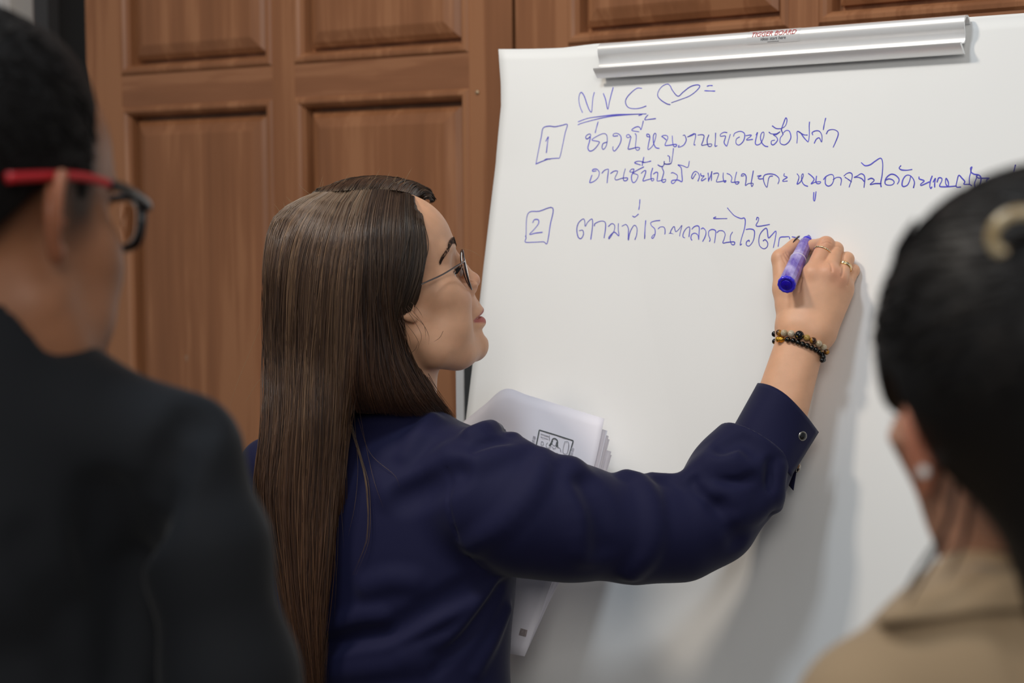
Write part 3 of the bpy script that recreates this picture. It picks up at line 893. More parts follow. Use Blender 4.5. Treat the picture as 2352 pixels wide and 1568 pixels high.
def jn(px, py, gap): return W(px, py, board_depth(px, py) - gap)
def pr(r): return r * 2.37 / FPX
H = {}
def hand_sdf(P):
    d = None
    def add(e, k):
        nonlocal d
        d = e if d is None else smin(d, e, k)
    # forearm: radius and ulna side by side
    e1, e2 = jn(1700, 1090, .085), jn(1712, 1110, .085)
    add(chain(P, [e1, jn(1776, 930, .078), jn(1823, 775, .066)], [pr(52), pr(44), pr(36.5)]), .01)
    add(chain(P, [e2, jn(1812, 948, .078), jn(1861, 783, .062)], [pr(52), pr(42), pr(34)]), .022)
    base = [(1818, 742, .066), (1842, 742, .066), (1866, 748, .062), (1886, 757, .056)]
    mcp = [(1867, 630, .064), (1904, 630, .057), (1927, 645, .046), (1939, 664, .034)]
    br = [31, 31, 31, 29]; mr = [23.5, 21.5, 20, 18]
    for i in range(4):
        add(rcone(P, jn(*base[i]), jn(*mcp[i]), pr(br[i]), pr(mr[i])), .018)
    add(rcone(P, jn(1886, 756, .055), jn(1934, 674, .035), pr(32), pr(19)), .011)
    add(rcone(P, jn(1830, 760, .066), jn(1872, 768, .060), pr(33), pr(33)), .014)
    # knuckles
    for i, r in enumerate((15, 13, 12, 9)):
        c = mcp[i]; add(ball(P, jn(c[0], c[1] - 2, c[2] + .0038), pr(r)), .010)
    # thumb side
    th = chain(P, [jn(1822, 738, .066), jn(1803, 664, .058)], [pr(29), pr(24.5)])
    add(th, .012)
    add(rcone(P, jn(1812, 700, .060), jn(1850, 655, .052), pr(24), pr(20)), .014)
    thumb = chain(P, [jn(1802, 664, .058), jn(1795, 598, .048)], [pr(25), pr(22)])
    thumb = smin(thumb, rcone(P, jn(1796, 592, .046), jn(1826, 561, .026), pr(20), pr(15)), .004)
    thumb = smin(thumb, ball(P, jn(1793, 592, .050), pr(18.5)), .006)
    d = smin(d, thumb, .009)
    # fingers: (MCP, PIP, DIP, tip)
    F = [[(1867, 630, .064), (1897, 563, .044), (1869, 566, .024), (1857, 573, .016)],
         [(1904, 630, .057), (1919, 573, .034), (1900, 580, .016), (1886, 588, .011)],
         [(1927, 645, .046), (1945, 595, .024), (1932, 600, .012), (1918, 606, .010)],
         [(1939, 664, .034), (1960, 621, .0155), (1948, 628, .0105), (1934, 636, .010)]]
    R = [[21.5, 20, 16, 12.5], [20, 17.5, 15, 13], [18, 16, 14, 12], [16, 13.5, 12, 11]]
    fd = None
    for f, r in zip(F, R):
        p = [jn(*q) for q in f]
        e = rcone(P, p[0], p[1], pr(r[0]), pr(r[1]))
        e = smin(e, rcone(P, p[1], p[2], pr(r[1] * .98), pr(r[2])), .0025)
        e = smin(e, rcone(P, p[2], p[3], pr(r[2]), pr(r[3])), .003)
        e = smin(e, ball(P, p[1] - FWD * .0022, pr(r[1] * .86)), .004)
        fd = e if fd is None else smin(fd, e, .0016)
    d = smin(d, fd, .0055)
    # creases: thumb joint and the web between thumb and forefinger
    for a, b, r in (((1800, 578), (1812, 600), .0011), ((1806, 590), (1800, 612), .0012)):
        A, B = jn(*a, .060), jn(*b, .060)
    return d
_hv = [jn(1690, 1120, .13), jn(1985, 520, 0.0), jn(1690, 520, .0), jn(1985, 1120, .14)]
TRN_R = np.array([math.cos(TB), -math.sin(TB), 0]); TRN_F = np.array([math.sin(TB), math.cos(TB), 0])
_tl = [(935, .062, .056, 900, 2.372), (962, .090, .064, 892, 2.378), (985, .135, .074, 884, 2.385), (1030, .163, .088, 880, 2.387), (1110, .174, .104, 882, 2.385), (1220, .176, .112, 884, 2.385),
       (1330, .173, .113, 886, 2.385), (1450, .167, .112, 884, 2.385), (1568, .167, .113, 884, 2.385), (1800, .182, .125, 884, 2.385)]
_tz = np.array([W(q[3], q[0], q[4]) for q in _tl])
_o = np.argsort(_tz[:, 2])
_t5 = catmull(np.column_stack([np.array([[q[1], q[2]] for q in _tl])[_o], _tz[_o]]), 12)
_t5[:, 4] = np.maximum.accumulate(_t5[:, 4] + np.arange(len(_t5)) * 1e-7)
_LOFT = (_t5[:, 4], _t5[:, :4])
def loft_sdf(P, inset=0.0):
    z = P[:, 2]
    zz, T = _LOFT
    a = np.interp(z, zz, T[:, 0]) - inset; b = np.interp(z, zz, T[:, 1]) - inset
    cx = np.interp(z, zz, T[:, 2]); cy = np.interp(z, zz, T[:, 3])
    dx = P[:, 0] - cx; dy = P[:, 1] - cy
    u = dx * TRN_R[0] + dy * TRN_R[1]; v = dx * TRN_F[0] + dy * TRN_F[1]
    k0 = np.sqrt((u / a) ** 2 + (v / b) ** 2); k1 = np.sqrt((u / a ** 2) ** 2 + (v / b ** 2) ** 2)
    d = k0 * (k0 - 1) / np.maximum(k1, 1e-6)
    d = smax(d, z - (zz[-1] + .0), .01)
    return smax(d, zz[0] - z, .01)
def wm(px, py, D, r=None): return W(px, py, D)
SH_R = W(1118, 1140, 2.285)
def blouse_base(P):
    d = loft_sdf(P)
    # shoulder caps
    d = smin(d, rcone(P, W(1000, 1040, 2.335), W(1112, 1052, 2.275), pr(66), pr(66)), .03)
    d = smin(d, rcone(P, W(760, 1010, 2.43), W(640, 1075, 2.49), pr(38), pr(62)), .03)
    # right sleeve
    s = chain(P, [W(1115, 1150, 2.28), W(1215, 1180, 2.27), W(1310, 1199, 2.272), W(1460, 1220, 2.29), W(1560, 1220, 2.30), W(1632, 1190, 2.305)],
              [pr(134), pr(132), pr(123), pr(109), pr(104), pr(101)], .02)
    f = chain(P, [W(1632, 1186, 2.305), W(1690, 1100, 2.315), W(1742, 1026, 2.322)], [pr(106), pr(103), pr(96)], .02)
    s = smin(s, f, .012)
    # cut the sleeve where the cuff begins
    ax = W(1806, 930, 2.335) - W(1738, 1034, 2.318); ax /= np.linalg.norm(ax)
    s = smax(s, (P - V3(W(1752, 1030, 2.32))) @ V3(ax), .006)
    d = smin(d, s, .022)
    # left sleeve: upper arm down, forearm forward to the papers
    l = chain(P, [W(612, 1070, 2.49), W(590, 1330, 2.53), W(640, 1540, 2.56)], [pr(66), pr(60), pr(56)], .02)
    l = smin(l, rcone(P, W(640, 1540, 2.56), W(905, 1490, 2.60), pr(54), pr(40)), .02)
    return smin(d, l, .02)

FOLDS = []
def fold(pts, r, amt, k, taper=True):
    """a crease or ridge of the cloth that follows the surface; amt > 0 raised, < 0 sunk (metres)"""
    p = catmull(pts, 3)
    S, t = hit_surface(blouse_base, p[:, 0], p[:, 1], 1.9, 2.7)
    ok = t < 2.65
    S = S[ok]; p = p[ok]
    n = len(S); w = np.sin(np.linspace(.12, math.pi - .12, n)) ** .5 if taper else np.ones(n)
    V = (S - CAM); V /= np.linalg.norm(V, axis=1)[:, None]
    off = (r - abs(amt) * w)
    C = S + V * off[:, None] if amt > 0 else S - V * off[:, None]
    FOLDS.append((C.astype(np.float32), np.full(n, r), amt > 0, k, C.min(0) - r - .03, C.max(0) + r + .03))
# armhole seam
fold([(1112, 974), (1062, 1002), (1030, 1041), (1026, 1122), (1041, 1208), (1077, 1280), (1110, 1312)], .0022, -.0016, .002)
# cap of the shoulder and the valley under it
fold([(1066, 1062), (1096, 1032), (1140, 1018), (1180, 1026)], .008, -.0055, .010)
fold([(1086, 1000), (1128, 984), (1164, 998), (1188, 1022)], .010, .0030, .014)
fold([(1060, 1066), (1100, 1066), (1160, 1050), (1210, 1042)], .012, .0030, .016)
# long fold over the upper arm
fold([(1268, 1052), (1261, 1084), (1229, 1141), (1175, 1206), (1100, 1258)], .004, -.0036, .004)
fold([(1250, 1056), (1243, 1084), (1212, 1141), (1160, 1200), (1090, 1244)], .012, .0030, .014)
fold([(1240, 1046), (1256, 1056), (1264, 1072)], .007, .004, .005)
# fold before the elbow
fold([(1458, 1098), (1486, 1110), (1508, 1157), (1514, 1219), (1502, 1268), (1463, 1313)], .004, -.0038, .004)
fold([(1440, 1100), (1472, 1112), (1494, 1157), (1500, 1219), (1488, 1266), (1450, 1308)], .011, .0028, .013)
fold([(1500, 1105), (1545, 1108), (1590, 1116)], .010, .003, .012)
fold([(1310, 1080), (1330, 1160), (1345, 1250)], .014, .0016, .02)
fold([(1350, 1105), (1385, 1180), (1390, 1260)], .012, -.0014, .02)
# elbow crook
fold([(1598, 1108), (1625, 1135), (1650, 1160), (1690, 1172)], .007, -.006, .010)
fold([(1600, 1100), (1640, 1104), (1690, 1108), (1725, 1096)], .006, -.005, .010)
fold([(1612, 1092), (1650, 1066), (1700, 1058)], .016, .005, .02)
fold([(1628, 1122), (1665, 1140), (1700, 1142)], .012, .0045, .012)
fold([(1655, 1165), (1690, 1215), (1700, 1245)], .010, -.003, .014)
fold([(1660, 1022), (1700, 1010), (1730, 1030)], .010, -.004, .014)
fold([(1776, 1066), (1770, 1120), (1774, 1172)], .007, -.005, .008)
fold([(1790, 1075), (1786, 1120), (1782, 1160)], .008, .004, .010)
fold([(1690, 1180), (1730, 1170), (1765, 1140)], .012, .003, .016)
# folds across the back
fold([(734, 1515), (829, 1492), (901, 1479), (992, 1429), (1082, 1388), (1135, 1340)], .008, .0036, .010)
fold([(740, 1480), (829, 1462), (901, 1446), (985, 1396), (1070, 1352)], .010, -.0028, .014)
fold([(760, 1436), (829, 1415), (880, 1410)], .009, .0028, .012)
fold([(930, 1500), (1028, 1461), (1085, 1405), (1140, 1350)], .007, .0030, .009)
fold([(1000, 1540), (1070, 1470), (1120, 1400), (1152, 1352)], .007, -.0030, .010)
fold([(1090, 1540), (1130, 1470), (1160, 1400)], .007, .0026, .010)
fold([(740, 1545), (850, 1530), (960, 1512)], .012, .004, .016)
fold([(900, 1132), (960, 1100), (1032, 1050)], .012, .0026, .02)
fold([(930, 1140), (990, 1118), (1040, 1085)], .012, -.0022, .02)
fold([(850, 1345), (900, 1330), (950, 1332)], .010, .0025, .016)
fold([(990, 970), (960, 1010), (940, 1050)], .010, .002, .014)
def blouse_sdf(P):
    d = blouse_base(P)
    band = np.abs(d) < .03
    for C, r, up, k, lo, hi in FOLDS:
        m = band & ((P > lo.astype(np.float32)) & (P < hi.astype(np.float32))).all(1)
        if not m.any(): continue
        e = chain(P[m], C, r)
        d[m] = smin(d[m], e, k) if up else smax(d[m], -e, k)
    return d

def body_mesh():
    lo = HF.O - .20; hi = HF.O + .19
    v1, f1 = surface(whead, lo, hi, .0017)
    h = np.array(_hv)
    gro = []
    for pts, r in (([(1801, 583), (1806, 592), (1812, 600)], .0007), ([(1806, 580), (1811, 588), (1816, 594)], .0006), ([(1796, 588), (1800, 598), (1805, 606)], .0006),
                   ([(1889, 553), (1899, 549), (1909, 554)], .0006), ([(1888, 560), (1898, 556), (1909, 560)], .0006), ([(1918, 566), (1926, 566), (1931, 570)], .0005), ([(1907, 604), (1910, 612), (1911, 622)], .0011),
                   ([(1937, 612), (1936, 624), (1933, 634)], .0010), ([(1952, 634), (1950, 645), (1946, 654)], .0010), ([(1842, 640), (1838, 654), (1836, 670)], .0012)):
        c = catmull(np.array(pts, float), 4); S, t = hit_surface(hand_sdf, c[:, 0], c[:, 1], 2.1, 2.5)
        if (t < 2.47).all(): gro.append((S.astype(np.float32), np.full(len(S), r), S.min(0).astype(np.float32) - .008, S.max(0).astype(np.float32) + .008))
    def forearm(P):
        d = hand_sdf(P)
        for S, r, lo, hi in gro:
            m = ((P > lo) & (P < hi)).all(1)
            if m.any(): d[m] = smax(d[m], -chain(P[m], S, r), .0016)
        return d
    v2, f2 = surface(forearm, h.min(0) - .02, h.max(0) + .03, .0011)
    def torso(P):
        d = loft_sdf(P, .012)
        d = smin(d, rcone(P, W(868, 980, 2.39), W(862, 950, 2.385), .05, .045), .03)
        d = smin(d, chain(P, [W(1115, 1130, 2.29), W(1310, 1180, 2.29), W(1632, 1180, 2.31), W(1720, 1065, 2.325)], [.05, .045, .04, .032], .02), .02)
        d = smin(d, chain(P, [W(620, 1075, 2.49), W(590, 1330, 2.53), W(640, 1540, 2.56), W(905, 1490, 2.60)], [.027, .028, .026, .022], .02), .02)
        # left hand under the papers
        p = W(905, 1490, 2.60)
        d = smin(d, rcone(P, p, W(985, 1470, 2.585), .024, .026), .01)
        for i in range(4):
            a = W(1000 + 6 * i, 1440 + 22 * i, 2.58); b = W(1065, 1425 + 26 * i, 2.555); c = W(1110, 1420 + 26 * i, 2.528)
            d = smin(d, chain(P, [a, b, c], [.0095, .0088, .0075]), .005)
        d = smin(d, chain(P, [W(985, 1450, 2.57), W(1020, 1405, 2.53), W(1060, 1390, 2.50)], [.013, .011, .008]), .006)
        return d
    t = np.array([W(560, 880, 2.3), W(1760, 1830, 2.65), W(560, 1830, 2.2), W(1760, 880, 2.65)])
    v3, f3 = surface(torso, t.min(0) - .08, t.max(0) + .06, .005)
    V = np.concatenate([v1, v2, v3]); F = np.concatenate([f1, f2 + len(v1), f3 + len(v1) + len(v2)])
    return V, F
SKIN_W = np.array(srgb(220, 169, 135)[:3]); 
M['skin_w'] = skin_mat('light_skin', srgb(214, 170, 144))
M['navy'] = mat('navy_cloth', srgb(25, 26, 58), .72, spec=.16, sheen=.12, bump=(1500, .05))
V, F = body_mesh()
writer = mesh_np('person', V, F, M['skin_w'])
tag(writer, 'person in navy blouse with long straight brown hair, writing on the flip chart', 'person')
def paint_writer():
    v = verts_of(writer); Q = HF.to(v)
    c = np.repeat(SKIN_W[None], len(v), 0)
    x, y, z = Q.T; ay = np.abs(y)
    xr = x + 26 * ay * ay
    lip = np.zeros(len(v))
    zt = -.0648 - .07 * np.maximum(ay - .006, 0) * 1.0 - 9 * ay * ay + .0012 * np.exp(-(ay / .003) ** 2) * -1
    zb = -.0845 + 17 * ay * ay
    s = lambda t, w: np.clip(.5 + t / w, 0, 1)
    near = (x > .08) & (x < .13)
    lip = s(zt - z, .0016) * s(z - zb, .0016) * s(.0262 - ay, .002) * near * (xr > .098)
    c = mixc(c, lip * .92, srgb(176, 78, 76))
    bl = np.exp(-(((Q - np.array([.082, 0, -.036])) * [1, 0, 1] / [.028, 1, .024]) ** 2).sum(1)) * np.exp(-((ay - .036) / .02) ** 2) * (np.linalg.norm(Q, axis=1) < .2)
    c = mixc(c, .30 * bl, srgb(206, 128, 108))
    nose = np.exp(-(((Q - np.array([.112, 0, -.033])) / [.014, .014, .012]) ** 2).sum(1))
    c = mixc(c, .25 * nose, srgb(214, 134, 112))
    eye = (np.linalg.norm(np.stack([x - .0655, ay - .0335, z + .0105], 1), axis=1) < .01245) & (x > .066) & (np.abs(z + .011) < .0045)
    c[eye] = srgb(232, 226, 220)[:3]
    iris = eye & (np.hypot(ay - .034, z + .0105) < .0055)
    c[iris] = srgb(40, 26, 20)[:3]
    ll_ = np.linalg.norm(np.stack([x - .0655, ay - .0335, z + .0105], 1), axis=1)
    lash = np.exp(-((z + .0068) / .0011) ** 2) * (ll_ < .0142) * (x > .064) + .5 * np.exp(-((z + .0152) / .0009) ** 2) * (ll_ < .0140) * (x > .066)
    c = mixc(c, np.clip(lash, 0, 1) * .9, srgb(40, 26, 24))
    # freckles on the cheek
    for fx, fy, fz in ((.060, -.056, -.030), (.052, -.060, -.036), (.066, -.056, -.033), (.058, -.058, -.047), (.040, -.058, -.108), (.070, -.052, -.028)):
        g = np.exp(-(np.linalg.norm(Q - [fx, fy, fz], axis=1) / .0011) ** 2); c = mixc(c, .55 * g, srgb(120, 78, 60))
    # knuckles slightly redder
    for p, r, a in (((1879, 625), 16, .35), ((1922, 628), 16, .3), ((1897, 550), 18, .25), ((1946, 650), 14, .25), ((1826, 560), 22, .45), ((1858, 573), 16, .3), ((1925, 565), 14, .2)):
        q = jn(p[0], p[1], .062); g = np.exp(-(np.linalg.norm((v - q) * 1, axis=1) / (pr(r) * 1.6)) ** 2)
        c = mixc(c, a * g, srgb(206, 120, 100))
    paint(writer, c)
paint_writer()
bl_box = np.array([W(500, 900, 2.2), W(1900, 1830, 2.7), W(500, 1830, 2.15), W(1900, 900, 2.7)])
blouse = sdf_obj('blouse', blouse_sdf, bl_box.min(0) - .05, bl_box.max(0) + .03, .0032, M['navy'], writer)
# ------------------------------------------------------------------ hair of the writer
def to_px(P):
    q = P - CAM
    D = q @ FWD
    return np.stack([1176 + FPX * (q @ RIGHT) / D, 784 - FPX * (q @ UP) / D, D], 1)

def loft_px(P, T, k=.02):
    """tube with elliptic section whose sides were measured in the photograph: rows (py, left, right, D, half depth)"""
    T = np.asarray(T, float); q = to_px(P.astype(float))
    y = q[:, 1]
    xl = np.interp(y, T[:, 0], T[:, 1]); xr = np.interp(y, T[:, 0], T[:, 2]); Dc = np.interp(y, T[:, 0], T[:, 3]); hd = np.interp(y, T[:, 0], T[:, 4])
    a = (xr - xl) / 2 * Dc / FPX; u = (q[:, 0] - (xl + xr) / 2) * Dc / FPX; v = q[:, 2] - Dc
    k0 = np.sqrt((u / a) ** 2 + (v / hd) ** 2); k1 = np.sqrt((u / a ** 2) ** 2 + (v / hd ** 2) ** 2)
    d = k0 * (k0 - 1) / np.maximum(k1, 1e-6)
    d = smax(d, ((T[0, 0] - y) * 2.35 / FPX), k)
    return smax(d, ((y - T[-1, 0]) * 2.35 / FPX), k).astype(np.float32)

def smoothT(T, n=6):
    return catmull(T, n)
HA = smoothT([(520, 612, 952, 2.35, .098), (600, 607, 950, 2.348, .101), (680, 609, 930, 2.348, .098), (760, 614, 926, 2.35, .094), (830, 615, 950, 2.352, .09),
              (890, 614, 985, 2.355, .086), (930, 613, 1018, 2.355, .080), (962, 612, 1040, 2.352, .066)])
HB = smoothT([(880, 614, 815, 2.315, .062), (960, 613, 796, 2.305, .052), (1060, 600, 786, 2.295, .04), (1131, 594, 779, 2.288, .034), (1244, 632, 768, 2.282, .028),
              (1402, 664, 745, 2.28, .022), (1568, 702, 735, 2.28, .016), (1640, 712, 728, 2.28, .012)])
def hair_sdf(P):
    Q = HF.to(P)
    cap = ell(Q, (-.014, 0, .034), (.110, .0885, .0985))
    # leave the face free: hairline from the forehead to the temple
    z = Q[:, 2]
    line = np.interp(z, [-.2, -.06, -.02, .02, .05, .08, .12], [-.02, .0, .030, .046, .058, .064, .064])
    cap = smax(cap, Q[:, 0] - line, .012)
    d = smin(cap, loft_px(P, HA), .02)
    far = chain(P, [W(770, 428, 2.40), W(860, 428, 2.41), W(935, 438, 2.42), W(975, 452, 2.425)], [pr(18), pr(23), pr(22), pr(15)])
    d = smin(d, far, .006)
    return smin(d, loft_px(P, HB), .012)
def hair_in(P): return hair_sdf(P) + .0070

def vary(m, base, amount):
    """base colour multiplied by the strand's own tone"""
    nt = m.node_tree; b = nt.nodes['Principled BSDF']
    at = nt.nodes.new('ShaderNodeAttribute'); at.attribute_name = 'tint'
    nt.links.new(at.outputs['Color'], b.inputs['Base Color'])
    return m
M['hair'] = vary(mat('brown_hair', srgb(84, 66, 52), .36, spec=.55), None, 0)
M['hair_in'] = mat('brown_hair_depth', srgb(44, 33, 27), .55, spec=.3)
hb = np.array([W(580, 380, 2.2), W(1060, 1650, 2.5), W(580, 1650, 2.2), W(1060, 380, 2.5)])
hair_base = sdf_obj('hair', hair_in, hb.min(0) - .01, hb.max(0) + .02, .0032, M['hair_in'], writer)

def strands_mesh(name, lines, radii, cols, matl, parent, n=3):
    """lines (N, m, 3); radii (N, m); cols (N, m, 3): thin tapering three-sided hairs as one mesh"""
    N, m = lines.shape[:2]
    T = np.gradient(lines, axis=1); T /= np.linalg.norm(T, axis=2)[..., None] + 1e-12
    ref = np.broadcast_to(FWD, T.shape)
    A = np.cross(T, ref); A /= np.linalg.norm(A, axis=2)[..., None] + 1e-12
    B = np.cross(T, A)
    th = np.arange(n) * 2 * math.pi / n + .5
    V = lines[:, :, None] + radii[:, :, None, None] * (np.cos(th)[None, None, :, None] * A[:, :, None] + np.sin(th)[None, None, :, None] * B[:, :, None])
    idx = np.arange(N * m * n).reshape(N, m, n)
    q = []
    for k in range(n):
        k2 = (k + 1) % n
        q.append(np.stack([idx[:, :-1, k], idx[:, 1:, k], idx[:, 1:, k2], idx[:, :-1, k2]], -1).reshape(-1, 4))
    o = mesh_np(name, V.reshape(-1, 3), np.concatenate(q), matl, parent)
    paint(o, np.repeat(cols[:, :, None], n, 2).reshape(-1, 3))
    return o

def guide_depth(f, g, lift=0.0, back=2.35, d1=2.6):
    P, t = hit_surface(f, g[:, 0], g[:, 1], 1.9, d1)
    D = t.copy(); D[t > d1 - .02] = back
    # keep the depth smooth along the lock
    for _ in range(3):
        D[1:-1] = (D[:-2] + 2 * D[1:-1] + D[2:]) / 4
    return np.column_stack([g, D - lift])

def grow(guides, N, m, f, jit, lift, rad, back=2.35, tipvar=.08, gpow=None, clump=0.5, seed=1):
    r = np.random.default_rng(seed)
    G = np.array([guide_depth(f, resample(catmull(np.array(g, float), 8), m), 0, back) for g in guides])
    k = len(G)
    g = np.sort(r.random(N)) * (k - 1) if gpow is None else gpow(r, N) * (k - 1)
    i = np.minimum(g.astype(int), k - 2); w = (g - i)[:, None, None]
    # Catmull-Rom between neighbouring locks
    p0 = G[np.maximum(i - 1, 0)]; p1 = G[i]; p2 = G[i + 1]; p3 = G[np.minimum(i + 2, k - 1)]
    L = .5 * (2 * p1 + (p2 - p0) * w + (2 * p0 - 5 * p1 + 4 * p2 - p3) * w ** 2 + (3 * p1 - p0 - 3 * p2 + p3) * w ** 3)
    s = np.linspace(0, 1, m)[None]
    # clumps: neighbouring hairs share a wander
    nc = max(8, N // 14); cid = (g / (k - 1) * nc).astype(int)
    ph = r.random((nc + 1, 4)); am = r.normal(0, 1, (nc + 1, 3))
    env = np.clip(s * 3, 0, 1)
    wob = am[cid][:, :1] * np.sin(2 * math.pi * (1.1 * s + ph[cid][:, :1])) + am[cid][:, 1:2] * np.sin(2 * math.pi * (2.3 * s + ph[cid][:, 1:2])) * .5
    own = r.normal(0, 1, (N, 1)) * np.sin(2 * math.pi * (1.0 * s + r.random((N, 1)))) + r.normal(0, .6, (N, 1)) * s
    L[:, :, 0] += env * jit * (clump * wob + .8 * own)
    L[:, :, 1] += env * jit * .3 * r.normal(0, 1, (N, 1))
    L[:, :, 2] += -lift + (r.random((N, 1)) ** 1.5) * .006 + env * .0012 * am[cid][:, 2:3]
    # length differences
    end = 1 - tipvar * r.random(N) ** 2
    si = np.linspace(0, 1, m)
    out = np.empty_like(L)
    for d in range(3):
        for j in range(N): out[j, :, d] = np.interp(si * end[j], si, L[j, :, d])
    P = Wn(out.reshape(-1, 3)).reshape(N, m, 3)
    R = rad * (.6 + .8 * r.random((N, 1))) * np.clip(np.minimum((1 - s) * 5, 1), .12, 1) * np.clip(.5 + s * 6, 0, 1)
    return P, R, g / (k - 1), cid, r

def hair_cols(N, m, cid, r, dark, midc, light, tip=None, root=None):
    nc = cid.max() + 1
    cb = r.random(nc); t = np.clip(.55 * cb[cid] + .45 * r.random(N), 0, 1)[:, None]
    dark, midc, light = [np.array(srgb(*c)[:3]) for c in (dark, midc, light)]
    c = np.where(t < .5, dark + (midc - dark) * t * 2, midc + (light - midc) * (t * 2 - 1))
    c = np.repeat(c[:, None], m, 1)
    s = np.linspace(0, 1, m)[None, :, None]
    if tip is not None: c = c * (1 - np.clip(s * 1.5 - .5, 0, 1)) + c * np.array(tip) * np.clip(s * 1.5 - .5, 0, 1)
    if root is not None:
        w = np.clip(1 - s * 9, 0, 1) * (r.random((N, 1, 1)) < .5); c = c * (1 - .6 * w) + np.array(srgb(*root)[:3]) * .6 * w
    return c
NEAR = [
 [(724,441),(690,455),(662,470),(636,490),(618,530),(611,600),(612,700),(617,820),(616,950),(602,1060),(596,1131),(610,1185),(634,1250),(666,1425),(692,1530),(702,1600)],
 [(740,441),(700,462),(668,492),(646,540),(634,620),(632,740),(634,860),(632,980),(622,1080),(622,1160),(640,1260),(668,1420),(696,1520),(706,1600)],
 [(760,440),(722,470),(692,515),(672,580),(664,680),(664,800),(664,920),(656,1050),(650,1160),(660,1280),(682,1430),(705,1540),(710,1600)],
 [(785,438),(752,475),(728,530),(710,610),(702,720),(700,850),(698,980),(692,1100),(690,1220),(694,1340),(705,1460),(714,1560),(716,1610)],
 [(810,436),(785,475),(766,535),(750,620),(742,740),(738,870),(734,1000),(728,1120),(722,1240),(718,1360),(718,1480),(722,1580),(722,1620)],
 [(835,435),(815,475),(800,540),(788,630),(780,750),(774,880),(766,1000),(758,1120),(750,1240),(740,1360),(732,1480),(728,1570),(728,1610)],
 [(855,434),(842,475),(830,540),(822,640),(814,760),(802,880),(788,980),(779,1100),(770,1230),(756,1350),(742,1450),(735,1540),(734,1580)]]
FRONT = [
 [(855,434),(842,475),(830,540),(822,640),(815,740),(808,830),(806,890),(812,930),(820,948)],
 [(868,434),(857,478),(848,545),(842,640),(840,740),(842,830),(850,890),(862,930),(868,950)],
 [(890,435),(882,480),(874,550),(868,640),(868,720),(874,790),(884,850),(898,900),(915,940),(930,956)],
 [(908,437),(902,482),(896,550),(888,640),(888,710),(896,780),(912,840),(936,895),(962,935),(985,956)],
 [(926,441),(922,485),(918,550),(906,640),(904,700),(912,760),(932,820),(962,880),(996,930),(1022,956)],
 [(942,446),(940,490),(940,550),(930,630),(918,690),(916,745),(940,805),(970,860),(1003,910),(1043,959)]]
TUCK = [
 [(930,443),(930,500),(928,560),(918,630),(906,690),(898,730),(892,760)],
 [(948,449),(948,500),(949,560),(941,620),(926,680),(914,720),(907,745)],
 [(960,456),(962,505),(966,560),(962,615),(948,670),(931,715),(919,742)],
 [(968,465),(971,510),(977,560),(975,600),(965,645),(950,695),(936,730)]]
FAR = [
 [(716,443),(728,436),(742,431),(755,428)], [(760,440),(775,424),(795,413),(815,408)], [(820,436),(836,414),(858,405),(885,404)],
 [(880,435),(896,414),(918,410),(945,418)], [(930,441),(945,424),(965,425),(985,440)], [(960,454),(975,440),(992,446),(999,458)], [(970,463),(980,456),(990,460),(990,468)]]
D0, M0, L0 = (40, 27, 21), (80, 59, 45), (122, 95, 70)
P1, R1, g1, c1_, r1 = grow(NEAR, 4200, 34, hair_sdf, 8.5, .002, .00044, tipvar=.22, seed=11)
strands_mesh('hair_strands', P1, R1, hair_cols(len(P1), 34, c1_, r1, D0, M0, L0, tip=(.95, .72, .6), root=(150, 132, 112)), M['hair'], hair_base)
P2, R2, g2, c2_, r2 = grow(FRONT, 2200, 26, hair_sdf, 6.0, .003, .00043, tipvar=.08, seed=12)
strands_mesh('hair_strands', P2, R2, hair_cols(len(P2), 26, c2_, r2, (30, 21, 18), (62, 46, 37), (100, 78, 60), tip=(.9, .66, .55)), M['hair'], hair_base)
P3, R3, g3, c3_, r3 = grow(TUCK, 1100, 20, hair_sdf, 2.6, .005, .00042, tipvar=.15, seed=13)
strands_mesh('hair_strands', P3, R3, hair_cols(len(P3), 20, c3_, r3, (34, 26, 22), (60, 47, 38), (94, 76, 60)), M['hair'], hair_base)
P4, R4, g4, c4_, r4 = grow(FAR, 900, 12, hair_sdf, 2.5, .003, .00048, back=2.43, tipvar=.2, seed=14)
strands_mesh('hair_strands', P4, R4, hair_cols(len(P4), 12, c4_, r4, (28, 21, 18), (50, 38, 30), (88, 70, 54), root=(140, 124, 106)), M['hair'], hair_base)
# single stray hairs
def stray(paths, rad, col, D=None, name='stray_hairs'):
    m = 24; L = []
    for p in paths:
        g = resample(catmull(np.array(p, float)[:, :2], 8), m)
        dd = np.interp(np.linspace(0, 1, m), np.linspace(0, 1, len(p)), [q[2] for q in p])
        L.append(Wn(np.column_stack([g, dd])))
    L = np.array(L); s = np.linspace(0, 1, m)[None]
    R = np.full((len(L), m), rad) * np.clip((1 - s) * 4, .2, 1)
    c = np.broadcast_to(np.array(srgb(*col)[:3]), (len(L), m, 3))
    return strands_mesh(name, L, R, c, M['hair'], hair_base)
def fuzz(n, seed, box, ln, D, spread):
    r = np.random.default_rng(seed); out = []
    for _ in range(n):
        t = r.random(); a = np.array(box[0]) * (1 - t) + np.array(box[1]) * t
        d = np.array(ln) * (.5 + r.random()) + r.normal(0, spread, 2)
        out.append([(a[0], a[1], D), (a[0] + d[0] * .5 + r.normal(0, spread * .3), a[1] + d[1] * .5, D), (a[0] + d[0], a[1] + d[1], D)])
    return out
